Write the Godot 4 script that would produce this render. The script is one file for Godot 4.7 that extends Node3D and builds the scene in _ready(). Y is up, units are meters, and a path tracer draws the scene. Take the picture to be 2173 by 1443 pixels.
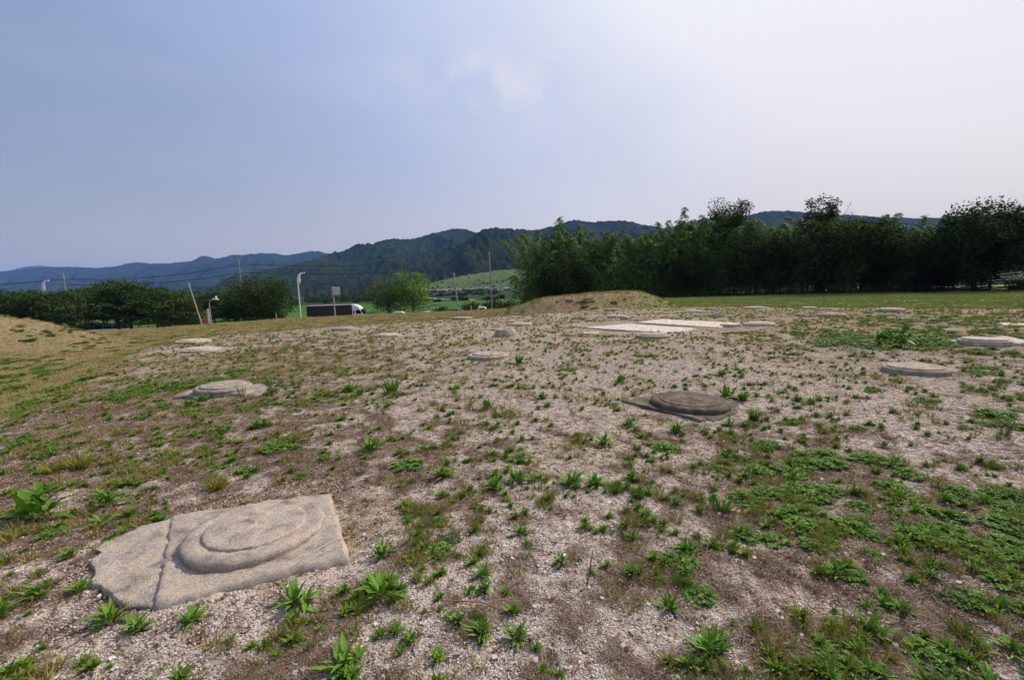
extends Node3D
# An old temple site: carved stone column bases on a weedy gravel platform, a bamboo grove behind, a road, rice fields and forested hills beyond.

func _ready():
	# ------------------------------------------------ camera
	set_noises()
	var cam := Camera3D.new(); cam.name = "camera"
	cam.fov = 74.4; cam.near = 0.05; cam.far = 30000.0
	cam.position = Vector3(0, land(0, 0) + 1.6, 0)
	cam.basis = Basis(Vector3.RIGHT, deg_to_rad(-6.45)) * Basis(Vector3.BACK, deg_to_rad(-2.0))
	add_child(cam); cam.current = true
	# ------------------------------------------------ sky, haze, exposure
	var env := Environment.new()
	env.background_mode = Environment.BG_SKY
	env.sky = Sky.new(); env.sky.sky_material = sky_material()
	env.tonemap_mode = Environment.TONE_MAPPER_LINEAR
	env.tonemap_exposure = 1.0
	env.fog_enabled = true; env.fog_density = 0.00008; env.fog_light_color = Color(0.50, 0.69, 1.0)
	env.sdfgi_enabled = true; env.ssao_enabled = true; env.ssil_enabled = true
	var we := WorldEnvironment.new(); we.name = "world_environment"; we.environment = env; add_child(we)
	# ------------------------------------------------ sun, high on the right and a little ahead
	var sun := DirectionalLight3D.new(); sun.name = "sun"
	sun.light_color = Color(1.0, 0.955, 0.90); sun.light_energy = 1.5; sun.light_angular_distance = 0.5; sun.shadow_enabled = true
	add_child(sun); sun.look_at_from_position(SUN * 100.0, Vector3.ZERO, Vector3.UP)
	# ------------------------------------------------ the large structure
	make_materials()
	ground()
	road_and_fields()
	hills()
	# ------------------------------------------------ objects
	column_bases()
	roadside()
	vehicles()
	village()
	trees()
	bamboo_grove()
	# ------------------------------------------------ small things
	plants()
	litter()

# towards the sun
const SUN = Vector3(0.60, 0.70, -0.40)

func sky_material() -> PanoramaSkyMaterial:
	var w := 768
	var h := 384
	var im := Image.create_empty(w, h, false, Image.FORMAT_RGBAF)
	var s := SUN.normalized()
	var haze := FastNoiseLite.new(); haze.seed = 3; haze.frequency = 1.6; haze.fractal_octaves = 4; haze.noise_type = FastNoiseLite.TYPE_SIMPLEX
	var puff := FastNoiseLite.new(); puff.seed = 21; puff.frequency = 7.0; puff.fractal_octaves = 5; puff.noise_type = FastNoiseLite.TYPE_SIMPLEX
	# colour of the hazy summer sky against the angle from the sun (degrees), linear values
	var ramp := Gradient.new()
	ramp.offsets = PackedFloat32Array([0.0, 0.06, 0.12, 0.19, 0.255, 0.358, 0.455, 0.56, 1.0])
	ramp.colors = PackedColorArray([Color(2.6, 2.5, 2.35), Color(1.25, 1.25, 1.27), Color(1.02, 1.02, 1.05), Color(0.965, 0.965, 1.03), Color(0.645, 0.715, 0.90), Color(0.385, 0.48, 0.755), Color(0.235, 0.337, 0.546), Color(0.19, 0.28, 0.49), Color(0.18, 0.27, 0.48)])
	# and of the thick air low down
	var thick := Gradient.new()
	thick.offsets = PackedFloat32Array([0.0, 0.20, 0.30, 0.42, 0.54, 1.0])
	thick.colors = PackedColorArray([Color(0.62, 0.63, 0.70), Color(0.60, 0.65, 0.80), Color(0.63, 0.685, 0.84), Color(0.50, 0.53, 0.66), Color(0.345, 0.395, 0.52), Color(0.33, 0.38, 0.50)])
	var cloud_dir := Vector3(0.03, 0.40, -0.915).normalized()
	for y in h:
		var el := PI * (0.5 - (y + 0.5) / h)
		for x in w:
			var az := TAU * (x + 0.5) / w
			var d := Vector3(sin(az) * cos(el), sin(el), -cos(az) * cos(el))
			var g := acos(clampf(d.dot(s), -1, 1)) / PI
			var c := ramp.sample(clampf(g + 0.010 * haze.get_noise_3d(d.x, d.y * 2.5, d.z), 0, 1))
			c = c.lerp(thick.sample(g), exp(-maxf(el, 0.0) * 4.3))
			var deep := exp(-maxf(el, 0.0) * 9.0)
			c = Color(c.r * (1.0 + 1.75 * deep), c.g * (1.0 + 0.98 * deep), c.b * (1.0 - 0.08 * deep))
			# thin high haze streaks, and one small faint cloud
			var k := maxf(0.0, haze.get_noise_3d(d.x * 1.3 + 5.0, d.y * 4.0, d.z * 1.3)) * 0.10 * ease01(0.05, 0.3, el)
			var q := (d - cloud_dir)
			var m := exp(-(q.x * q.x * 28.0 + q.y * q.y * 260.0 + q.z * q.z * 10.0))
			k += m * clampf(0.45 + 1.3 * puff.get_noise_3d(d.x, d.y * 1.6, d.z), 0.0, 1.0) * 0.85
			c = c.lerp(Color(0.84, 0.82, 0.88) * maxf(1.0, c.v), clampf(k, 0, 1))
			im.set_pixel(x, y, Color(c.r, c.g, c.b, 1.0))
	var m := PanoramaSkyMaterial.new()
	m.panorama = ImageTexture.create_from_image(im)
	return m

# ---------------------------------------------------------------- the lie of the land
const PLATFORM = [Vector2(-6.4, 5), Vector2(-7.4, -6.4), Vector2(-8.4, -9), Vector2(-10.4, -12), Vector2(-13.2, -16.5), Vector2(-13.4, -20.5), Vector2(-9.6, -23.6), Vector2(-3.4, -26.2), Vector2(1, -27.6), Vector2(6.5, -32), Vector2(14.6, -28.5), Vector2(20, -22), Vector2(25, -15), Vector2(27, 5)]
const CREST = [Vector2(-400, -22), Vector2(-80, -26), Vector2(-36, -44), Vector2(-28, -57), Vector2(-6, -62), Vector2(10, -70), Vector2(40, -88), Vector2(60, -74), Vector2(76, -58), Vector2(140, -62), Vector2(400, -62)]
const ROAD_Z = -94.0
var fine := FastNoiseLite.new()
var broad := FastNoiseLite.new()

func set_noises() -> void:
	fine.seed = 11; fine.noise_type = FastNoiseLite.TYPE_SIMPLEX; fine.frequency = 1.7; fine.fractal_octaves = 3
	broad.seed = 5; broad.noise_type = FastNoiseLite.TYPE_SIMPLEX; broad.frequency = 0.16; broad.fractal_octaves = 3

func ease01(a: float, b: float, x: float) -> float:
	var t := clampf((x - a) / (b - a), 0.0, 1.0)
	return t * t * (3.0 - 2.0 * t)

func outside_platform(x: float, z: float) -> float:
	var inside := false
	var best := 1e9
	var j := PLATFORM.size() - 1
	for i in PLATFORM.size():
		var a: Vector2 = PLATFORM[i]
		var b: Vector2 = PLATFORM[j]
		if (a.y > z) != (b.y > z) and x < (b.x - a.x) * (z - a.y) / (b.y - a.y) + a.x:
			inside = not inside
		var ab := b - a
		var t := clampf(((x - a.x) * ab.x + (z - a.y) * ab.y) / ab.length_squared(), 0.0, 1.0)
		var dx := x - a.x - ab.x * t
		var dz := z - a.y - ab.y * t
		best = minf(best, dx * dx + dz * dz)
		j = i
	return -sqrt(best) if inside else sqrt(best)

func crest_z(x: float) -> float:
	for i in CREST.size() - 1:
		if x < CREST[i + 1].x:
			var t := clampf((x - CREST[i].x) / (CREST[i + 1].x - CREST[i].x), 0.0, 1.0)
			return lerpf(CREST[i].y, CREST[i + 1].y, t)
	return CREST[-1].y

func land(x: float, z: float) -> float:
	if z > -34.0 and absf(x) < 40.0 or z > -110.0:
		var sd := outside_platform(x, z)
		var lawn := lerpf(-1.0, -0.42, ease01(-4.0, 12.0, x))
		var h := lerpf(0.0, lawn, ease01(-0.6, 5.0, sd))
		h -= 0.004 * maxf(0.0, -z - 30.0)
		# the mound of earth on the left and the flat-topped one behind the platform
		var l := Vector2((x + 33.5) / 1.25, z + 26.5).length()
		h += 2.0 * (1.0 - ease01(1.5, 8.0, l)) * (1.0 + 0.12 * broad.get_noise_2d(x * 3.0, z * 3.0))
		var ex := (x - 7.9) / (1.35 if x < 7.9 else 1.0)
		var m := Vector2(ex, (z + 41.5) * 1.15).length()
		h += 1.5 * (1.0 - ease01(3.2, 8.4, m + 0.25 * broad.get_noise_2d(x * 2.0, z * 2.0)))
		var low := -4.1 if z > ROAD_Z - 12.0 else -5.0
		var drop := ease01(0.0, 17.0, crest_z(x) - z)
		h = lerpf(h, lerpf(-4.1, -5.0, ease01(0.0, 9.0, ROAD_Z - 8.0 - z)), drop)
		if z > -60.0:
			h += 0.05 * broad.get_noise_2d(x, z) + 0.012 * fine.get_noise_2d(x, z)
		return h
	return -5.0 + 6.0 * ease01(-330.0, -640.0, z) - 0.0 * x

# ---------------------------------------------------------------- shapes
class Shape:
	var p := PackedVector3Array()
	var n := PackedVector3Array()
	var c := PackedColorArray()
	var i := PackedInt32Array()
	var tint := Color.WHITE

	func tri(a: Vector3, b: Vector3, d: Vector3) -> void:
		var nn := (d - a).cross(b - a).normalized()
		var k := p.size()
		p.append(a); p.append(b); p.append(d)
		n.append(nn); n.append(nn); n.append(nn)
		c.append(tint); c.append(tint); c.append(tint)
		i.append(k); i.append(k + 1); i.append(k + 2)

	func quad(a: Vector3, b: Vector3, d: Vector3, e: Vector3) -> void:
		tri(a, b, d); tri(a, d, e)

	# a box with its vertical edges or all edges chamfered by e
	func box(at: Transform3D, size: Vector3, e := 0.0) -> void:
		var h := size * 0.5
		e = minf(e, minf(h.x, minf(h.y, h.z)) * 0.9)
		for ax in 3:
			var u := Vector3.ZERO; var v := Vector3.ZERO; var w := Vector3.ZERO
			w[ax] = 1.0; u[(ax + 1) % 3] = 1.0; v[(ax + 2) % 3] = 1.0
			for s in [-1.0, 1.0]:
				var o: Vector3 = w * h[ax] * s
				var a: Vector3 = u * (h[(ax + 1) % 3] - e)
				var b: Vector3 = v * (h[(ax + 2) % 3] - e)
				if s > 0: quad(at * (o - a - b), at * (o - a + b), at * (o + a + b), at * (o + a - b))
				else: quad(at * (o - a - b), at * (o + a - b), at * (o + a + b), at * (o - a + b))
			if e > 0.0:
				for s in [-1.0, 1.0]:
					for r in [-1.0, 1.0]:
						var lu := h[(ax + 1) % 3]; var lv := h[(ax + 2) % 3]
						var along: Vector3 = w * (h[ax] - e)
						var q1: Vector3 = u * s * lu + v * r * (lv - e)
						var q2: Vector3 = u * s * (lu - e) + v * r * lv
						if s * r > 0: quad(at * (q1 - along), at * (q1 + along), at * (q2 + along), at * (q2 - along))
						else: quad(at * (q1 + along), at * (q1 - along), at * (q2 - along), at * (q2 + along))
		if e > 0.0:
			for sx in [-1.0, 1.0]:
				for sy in [-1.0, 1.0]:
					for sz in [-1.0, 1.0]:
						var a := Vector3(sx * h.x, sy * (h.y - e), sz * (h.z - e))
						var b := Vector3(sx * (h.x - e), sy * h.y, sz * (h.z - e))
						var d := Vector3(sx * (h.x - e), sy * (h.y - e), sz * h.z)
						if sx * sy * sz > 0: tri(at * a, at * d, at * b)
						else: tri(at * a, at * b, at * d)

	# smooth sheet: pts row by row; cols may be empty
	func sheet(cols: int, rows: int, pts: PackedVector3Array, tints := PackedColorArray(), closed := false) -> void:
		var k := p.size()
		var nn := PackedVector3Array(); nn.resize(pts.size())
		for r in rows - 1:
			for q in (cols if closed else cols - 1):
				var a := r * cols + q
				var b := r * cols + (q + 1) % cols
				var d := b + cols
				var e := a + cols
				i.append(k + a); i.append(k + b); i.append(k + d)
				i.append(k + a); i.append(k + d); i.append(k + e)
				var f := (pts[d] - pts[a]).cross(pts[b] - pts[a]) + (pts[e] - pts[a]).cross(pts[d] - pts[a])
				nn[a] += f; nn[b] += f; nn[d] += f; nn[e] += f
		for q in pts.size():
			nn[q] = nn[q].normalized() if nn[q].length_squared() > 1e-20 else Vector3.UP
		p.append_array(pts); n.append_array(nn)
		if tints.size() == pts.size(): c.append_array(tints)
		else:
			var cc := PackedColorArray(); cc.resize(pts.size()); cc.fill(tint); c.append_array(cc)

	func tube(path: Array, radii: Array, sides := 8, cap := true) -> void:
		var pts := PackedVector3Array()
		var side := Vector3.ZERO
		for k in path.size():
			var t: Vector3 = ((path[mini(k + 1, path.size() - 1)] as Vector3) - (path[maxi(k - 1, 0)] as Vector3)).normalized()
			if side == Vector3.ZERO: side = t.cross(Vector3.RIGHT if absf(t.x) < 0.8 else Vector3.UP).normalized()
			side = (side - t * t.dot(side)).normalized()
			var up := t.cross(side)
			for s in sides:
				var a := -TAU * s / sides
				pts.append(path[k] + (side * cos(a) + up * sin(a)) * float(radii[k]))
		sheet(sides, path.size(), pts, PackedColorArray(), true)
		if cap:
			for end in [0, path.size() - 1]:
				for s in sides - 2:
					var o: int = end * sides
					if end == 0: tri(pts[o], pts[o + s + 2], pts[o + s + 1])
					else: tri(pts[o], pts[o + s + 1], pts[o + s + 2])

	# profile of (radius, height) from the axis outwards or bottom to top, turned round y
	func lathe(profile: Array, sides: int, at := Transform3D()) -> void:
		var pts := PackedVector3Array()
		for q: Vector2 in profile:
			for s in sides:
				var a := TAU * s / sides
				pts.append(at * Vector3(cos(a) * q.x, q.y, sin(a) * q.x))
		sheet(sides, profile.size(), pts, PackedColorArray(), true)

	# a leaf as a folded strip: from base along dir, face towards up, bending down by droop
	func blade(base: Vector3, dir: Vector3, up: Vector3, length: float, width: float, droop: float, segs := 4, fold := 0.25, wave := 0.0) -> void:
		var side := dir.cross(up).normalized()
		var pts := PackedVector3Array()
		var pos := base
		var d := dir.normalized()
		for s in segs + 1:
			var t := float(s) / segs
			var wd := width * 0.5 * (sin(PI * pow(t, 0.75) * 0.97) * 0.93 + 0.07 * (1.0 - t))
			var nrm := side.cross(d).normalized()
			var rip := wave * width * sin(t * 17.0)
			pts.append(pos + side * wd + nrm * (wd * fold - rip))
			pts.append(pos)
			pts.append(pos - side * wd + nrm * (wd * fold + rip))
			pos += d * (length / segs)
			d = (d + Vector3.DOWN * droop / segs).normalized()
		sheet(3, segs + 1, pts)

	# a flat four-cornered leaf
	func leaf(base: Vector3, dir: Vector3, side: Vector3, length: float, width: float) -> void:
		var tip := base + dir * length
		var mid := base + dir * length * 0.45
		quad(base, mid - side * width * 0.5, tip, mid + side * width * 0.5)

	func made() -> ArrayMesh:
		var a := []
		a.resize(Mesh.ARRAY_MAX)
		a[Mesh.ARRAY_VERTEX] = p; a[Mesh.ARRAY_NORMAL] = n; a[Mesh.ARRAY_COLOR] = c; a[Mesh.ARRAY_INDEX] = i
		var m := ArrayMesh.new()
		m.add_surface_from_arrays(Mesh.PRIMITIVE_TRIANGLES, a)
		return m

# ---------------------------------------------------------------- nodes
var taken := {}
var M := {}

func numbered(called: String) -> String:
	taken[called] = taken.get(called, -1) + 1
	return called if taken[called] == 0 else "%s_%03d" % [called, taken[called]]

func tag(o: Node3D, label: String, category: String, group := "") -> Node3D:
	o.set_meta("label", label); o.set_meta("category", category)
	if group: o.set_meta("group", group)
	return o

func thing(called: String, label: String, category: String, at := Vector3.ZERO, turn := 0.0, group := "") -> Node3D:
	var o := Node3D.new(); o.name = numbered(called); add_child(o)
	o.position = at; o.rotation.y = turn
	tag(o, label, category, group)
	return o

func piece(called: String, mesh: Mesh, mat: Material, parent: Node3D = null, at := Transform3D()) -> MeshInstance3D:
	var o := MeshInstance3D.new(); o.mesh = mesh; o.material_override = mat; o.transform = at
	if parent == null:
		o.name = numbered(called); add_child(o)
	else:
		o.name = called; parent.add_child(o, true)
	return o

func structure(called: String, mesh: Mesh, mat: Material) -> MeshInstance3D:
	var o := piece(called, mesh, mat); o.set_meta("kind", "structure")
	return o

func copy_of(o: Node3D, called: String, label: String, at: Transform3D, group := "") -> Node3D:
	var r: Node3D = o.duplicate(); r.name = numbered(called); add_child(r); r.transform = at
	r.set_meta("label", label)
	if group: r.set_meta("group", group)
	return r

func many(called: String, mesh: Mesh, mat: Material, where: Array, tints := PackedColorArray()) -> MultiMeshInstance3D:
	var mm := MultiMesh.new(); mm.transform_format = MultiMesh.TRANSFORM_3D
	mm.use_colors = tints.size() > 0; mm.mesh = mesh; mm.instance_count = where.size()
	for k in where.size():
		mm.set_instance_transform(k, where[k])
		if tints.size(): mm.set_instance_color(k, tints[k])
	var o := MultiMeshInstance3D.new(); o.multimesh = mm; o.material_override = mat
	o.name = numbered(called); add_child(o); o.set_meta("kind", "stuff")
	return o

func rng(s: int) -> RandomNumberGenerator:
	var r := RandomNumberGenerator.new(); r.seed = s
	return r

func spot(pos: Vector3, turn := 0.0, size := 1.0, tilt := 0.0) -> Transform3D:
	return Transform3D((Basis(Vector3.UP, turn) * Basis(Vector3.RIGHT, tilt)).scaled(Vector3.ONE * size), pos)

func on_land(x: float, z: float, lift := 0.0) -> Vector3:
	return Vector3(x, land(x, z) + lift, z)

# ---------------------------------------------------------------- materials
func lin(r: float, g: float, b: float) -> Color:
	return Color(r, g, b).linear_to_srgb()

func plain(color: Color, rough := 0.7, metal := 0.0) -> StandardMaterial3D:
	var m := StandardMaterial3D.new(); m.albedo_color = color; m.roughness = rough; m.metallic = metal
	return m

func grown(rough := 0.55, through := Color(0.5, 0.6, 0.25)) -> StandardMaterial3D:
	var m := StandardMaterial3D.new(); m.vertex_color_use_as_albedo = true; m.roughness = rough
	m.cull_mode = BaseMaterial3D.CULL_DISABLED
	m.backlight_enabled = true; m.backlight = through
	m.metallic_specular = 0.22
	return m

func cells(s: int, freq: float, ramp: Gradient, size := 1024, kind := FastNoiseLite.RETURN_CELL_VALUE) -> NoiseTexture2D:
	var f := FastNoiseLite.new(); f.seed = s; f.noise_type = FastNoiseLite.TYPE_CELLULAR; f.frequency = freq
	f.cellular_return_type = kind; f.cellular_jitter = 1.0; f.fractal_type = FastNoiseLite.FRACTAL_NONE
	f.domain_warp_enabled = true; f.domain_warp_amplitude = 6.0; f.domain_warp_frequency = 0.06
	var t := NoiseTexture2D.new(); t.width = size; t.height = size; t.noise = f; t.color_ramp = ramp; t.seamless = true; t.seamless_blend_skirt = 0.08; t.generate_mipmaps = false
	return t

func clouds(s: int, freq: float, ramp: Gradient, size := 1024, octaves := 5) -> NoiseTexture2D:
	var f := FastNoiseLite.new(); f.seed = s; f.noise_type = FastNoiseLite.TYPE_SIMPLEX; f.frequency = freq; f.fractal_octaves = octaves; f.fractal_gain = 0.6
	var t := NoiseTexture2D.new(); t.width = size; t.height = size; t.noise = f; t.color_ramp = ramp; t.seamless = true; t.generate_mipmaps = false
	return t

func ramp_of(offsets: Array, colors: Array) -> Gradient:
	var g := Gradient.new(); g.offsets = PackedFloat32Array(offsets); g.colors = PackedColorArray(colors)
	return g

func triplanar(m: StandardMaterial3D, metres: float, world := true) -> StandardMaterial3D:
	m.uv1_triplanar = true; m.uv1_world_triplanar = world; m.uv1_scale = Vector3.ONE / metres
	return m

func make_materials() -> void:
	# crushed granite with litter: one stone per cell, its tone multiplies the colour of the ground
	var g := StandardMaterial3D.new(); g.vertex_color_use_as_albedo = true; g.roughness = 0.95; g.metallic_specular = 0.2
	g.albedo_texture = cells(4, 0.17, ramp_of([0.0, 0.12, 0.3, 0.5, 0.7, 0.86, 0.95, 1.0], [Color(0.42, 0.36, 0.33), Color(0.60, 0.53, 0.49), Color(0.80, 0.73, 0.68), Color(0.86, 0.81, 0.76), Color(0.92, 0.88, 0.84), Color(0.80, 0.80, 0.82), Color(0.99, 0.97, 0.95), Color(1, 1, 1)]))
	g.detail_enabled = true; g.detail_blend_mode = BaseMaterial3D.BLEND_MODE_MUL; g.detail_uv_layer = BaseMaterial3D.DETAIL_UV_2
	g.detail_albedo = clouds(45, 0.11, ramp_of([0.0, 0.28, 0.42, 0.6, 1.0], [Color(0.45, 0.42, 0.38), Color(0.66, 0.63, 0.58), Color(0.93, 0.92, 0.9), Color(1, 1, 1), Color(1, 1, 1)]), 1024, 4)
	g.uv2_triplanar = true; g.uv2_world_triplanar = true; g.uv2_scale = Vector3.ONE / 13.0
	g.heightmap_enabled = true; g.heightmap_scale = 0.9
	g.heightmap_texture = cells(4, 0.17, ramp_of([0.0, 0.5, 1.0], [Color.WHITE, Color(0.45, 0.45, 0.45), Color.BLACK]), 1024, FastNoiseLite.RETURN_DISTANCE)
	triplanar(g, 2.3)
	M.ground = g
	# carved granite
	for k in 2:
		var s := StandardMaterial3D.new(); s.vertex_color_use_as_albedo = true; s.roughness = 0.9; s.metallic_specular = 0.25
		s.albedo_texture = cells(31 + k, 0.19, ramp_of([0.0, 0.10, 0.13, 0.30, 0.5, 0.72, 0.9, 1.0], [Color(0.50, 0.48, 0.47), Color(0.60, 0.58, 0.57), Color(0.82, 0.80, 0.78), Color(0.87, 0.85, 0.83), Color(0.93, 0.91, 0.88), Color(0.99, 0.94, 0.88), Color(0.95, 0.95, 0.96), Color(1, 1, 1)] if k == 0 else [Color(0.25, 0.24, 0.23), Color(0.4, 0.38, 0.36), Color(0.62, 0.6, 0.56), Color(0.72, 0.7, 0.66), Color(0.8, 0.77, 0.72), Color(0.9, 0.87, 0.82), Color(1, 1, 0.97), Color(1, 1, 1)]))
		s.detail_enabled = true; s.detail_blend_mode = BaseMaterial3D.BLEND_MODE_MUL; s.detail_uv_layer = BaseMaterial3D.DETAIL_UV_2
		s.detail_albedo = clouds(41 + k, 0.012, ramp_of([0.0, 0.35, 0.6, 1.0], [Color(0.66, 0.64, 0.61), Color(0.9, 0.885, 0.86), Color(1, 0.98, 0.95), Color(1, 0.93, 0.84)]), 512, 5)
		s.uv2_triplanar = true; s.uv2_world_triplanar = true; s.uv2_scale = Vector3.ONE / 1.7
		s.heightmap_enabled = true; s.heightmap_scale = 0.5
		s.heightmap_texture = clouds(51 + k, 0.11, ramp_of([0.0, 1.0], [Color.BLACK, Color.WHITE]), 1024, 5)
		triplanar(s, 0.9)
		M["stone%d" % k] = s
	M.leaf = grown(0.5, Color(0.55, 0.65, 0.25))
	M.grass = grown(0.6, Color(0.5, 0.55, 0.2))
	M.straw = grown(0.8, Color(0.25, 0.22, 0.15))
	M.tree_leaf = grown(0.75, Color(0.35, 0.45, 0.14)); M.tree_leaf.metallic_specular = 0.08
	M.bamboo_leaf = grown(0.55, Color(0.5, 0.62, 0.22))
	var bark := plain(lin(0.09, 0.075, 0.06), 0.95); M.bark = bark
	M.bamboo_culm = plain(lin(0.10, 0.13, 0.05), 0.5)
	var f := StandardMaterial3D.new(); f.vertex_color_use_as_albedo = true; f.roughness = 1.0; f.metallic_specular = 0.1
	f.albedo_texture = cells(8, 0.09, ramp_of([0.0, 0.3, 0.7, 1.0], [Color(0.55, 0.58, 0.52), Color(0.78, 0.8, 0.74), Color(0.92, 0.95, 0.85), Color(1, 1, 0.9)]))
	f.heightmap_enabled = true; f.heightmap_scale = 500.0
	f.heightmap_texture = cells(8, 0.09, ramp_of([0.0, 1.0], [Color.WHITE, Color.BLACK]), 1024, FastNoiseLite.RETURN_DISTANCE)
	triplanar(f, 900.0); M.forest = f
	var r := StandardMaterial3D.new(); r.vertex_color_use_as_albedo = true; r.roughness = 0.9; r.metallic_specular = 0.15
	r.albedo_texture = clouds(77, 0.05, ramp_of([0.0, 0.4, 0.6, 1.0], [Color(0.7, 0.75, 0.6), Color(0.88, 0.9, 0.8), Color(1, 1, 0.95), Color(0.9, 1, 0.8)]), 512, 5)
	triplanar(r, 12.0); M.rice = r
	M.rice_plain = plain(lin(0.06, 0.16, 0.02), 0.9)
	M.asphalt = plain(lin(0.10, 0.10, 0.105), 0.9)
	M.concrete = plain(lin(0.27, 0.255, 0.235), 0.9)
	M.white_line = plain(lin(0.6, 0.6, 0.58), 0.7)
	M.white_paint = plain(lin(0.74, 0.75, 0.76), 0.3)
	M.black_tarp = plain(lin(0.012, 0.012, 0.014), 0.6)
	M.black_rubber = plain(lin(0.02, 0.02, 0.02), 0.9)
	M.glass_dark = plain(lin(0.015, 0.018, 0.022), 0.08)
	M.silver = plain(lin(0.55, 0.56, 0.57), 0.28, 0.3)
	M.grey_paint = plain(lin(0.12, 0.125, 0.13), 0.35, 0.2)
	M.galvanised = plain(lin(0.36, 0.37, 0.38), 0.5, 0.4)
	M.dark_steel = plain(lin(0.05, 0.055, 0.06), 0.55, 0.3)
	M.pole_concrete = plain(lin(0.30, 0.28, 0.26), 0.9)
	M.pole_wood = plain(lin(0.30, 0.275, 0.25), 0.9)
	M.banner = plain(lin(0.42, 0.12, 0.05), 0.8)
	M.banner_yellow = plain(lin(0.6, 0.42, 0.06), 0.8)
	M.lamp_lens = plain(lin(0.8, 0.8, 0.78), 0.2)
	M.headlight = plain(lin(0.75, 0.77, 0.8), 0.12)

# ---------------------------------------------------------------- the ground
# places where more (+) or less (-) dry litter lies over the gravel: x, z, radius, amount
const LITTER = [[-3.6, -4.0, 2.6, 0.35], [-1.6, -4.6, 1.2, 0.25], [-0.9, -3.4, 0.8, 0.3], [2.3, -2.2, 1.1, 0.45], [2.6, -3.2, 1.0, 0.3], [0.9, -1.8, 0.8, 0.2], [0.5, -2.2, 0.5, 0.15], [-6.0, -5.5, 2.4, 0.35], [-5.0, -9.5, 2.6, 0.3], [-7.0, -8.0, 2.0, 0.3], [-8.0, -12.5, 2.0, 0.25], [2.6, -4.6, 1.1, 0.3], [-4.0, -12.0, 2.4, 0.32], [-6.5, -15.5, 2.2, 0.25],
	[0.35, -3.6, 0.55, -0.5], [0.1, -2.6, 0.5, -0.35], [0.3, -5.4, 0.9, -0.35], [-1.0, -6.2, 1.0, -0.35], [0.2, -1.6, 0.6, -0.25], [-0.9, -2.95, 0.4, -0.55], [4.6, -4.6, 1.0, -0.3], [3.6, -7.2, 2.2, -0.4], [2.0, -11.0, 4.0, -0.45], [0.5, -17.0, 6.0, -0.5], [-8.5, -10.3, 1.3, -0.5], [-10.5, -14.2, 1.8, -0.5], [-9.0, -20.5, 2.5, -0.35], [7.0, -24.0, 6.0, -0.45], [-1.5, -1.5, 0.6, -0.2], [1.6, -7.6, 1.6, -0.3], [8.0, -3.4, 2.5, -0.2]]
# places where green ground cover grows thick: x, z, radius, amount
const GREEN = [[2.7, -3.1, 0.9, 0.6], [3.3, -2.6, 0.8, 0.6], [2.2, -3.4, 0.6, 0.5], [2.4, -2.4, 0.7, 0.4], [-6.4, -8.2, 0.9, 1.0], [-5.9, -8.0, 0.6, 0.9], [8.9, -11.0, 1.7, 1.0], [9.6, -10.2, 1.4, 1.0], [11.5, -12.2, 1.6, 0.8], [7.6, -13.8, 1.3, 0.7], [5.6, -4.9, 0.7, 0.7], [9.0, -6.6, 1.2, 0.8], [7.6, -6.0, 0.7, 0.6], [12.5, -9.0, 1.6, 0.8], [4.9, -4.2, 0.5, 0.6], [-12.0, -9.0, 1.8, 0.9], [-10.4, -7.4, 1.2, 0.5], [-3.4, -6.8, 0.7, 0.4], [13.0, -15.5, 3.0, 0.55], [17.0, -14.0, 3.0, 0.6], [6.2, -19.3, 1.6, 0.45], [4.2, -21.3, 2.0, 0.4], [15.5, -18.0, 2.0, 0.4]]

func spots_at(list: Array, x: float, z: float) -> float:
	var s := 0.0
	for q in list:
		var dx: float = x - q[0]
		var dz: float = z - q[1]
		var d: float = (dx * dx + dz * dz) / (q[2] * q[2])
		if d < 5.0: s += q[3] * exp(-d)
	return s

func litter_at(x: float, z: float) -> float:
	return ease01(0.18, 0.72, 0.36 + 0.75 * spots_at(LITTER, x, z) + 0.34 * broad.get_noise_2d(x * 7.0 + 40.0, z * 7.0) + 0.55 * fine.get_noise_2d(x * 1.4, z * 1.4 + 7.0))

func green_at(x: float, z: float) -> float:
	return clampf(spots_at(GREEN, x, z) * (0.75 + 0.8 * fine.get_noise_2d(x * 0.7, z * 0.7)), 0.0, 1.0)

# thin yellowish grass over the far right of the platform and in strips elsewhere
func thin_at(x: float, z: float) -> float:
	var s := ease01(-7.0, -12.0, z) * (0.25 + 0.6 * ease01(5.0, 11.0, x)) + spots_at([[-5.5, -11.0, 3.0, 0.5], [-7.0, -9.0, 2.5, 0.4], [-2.0, -9.0, 2.0, 0.3], [4.0, -21.5, 3.0, 0.5], [2.5, -15.2, 1.6, 0.5]], x, z)
	return clampf(s + 0.9 * broad.get_noise_2d(x * 2.4 + 13.0, z * 3.2) - 0.12, 0.0, 1.0)

func lawn_at(x: float, z: float) -> float:
	var sd := outside_platform(x, z)
	var edge := 1.2 * broad.get_noise_2d(x * 2.5, z * 2.5) + 0.5 * fine.get_noise_2d(x * 0.6, z * 0.6)
	return ease01(-0.5, 1.3, sd + edge)

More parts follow.
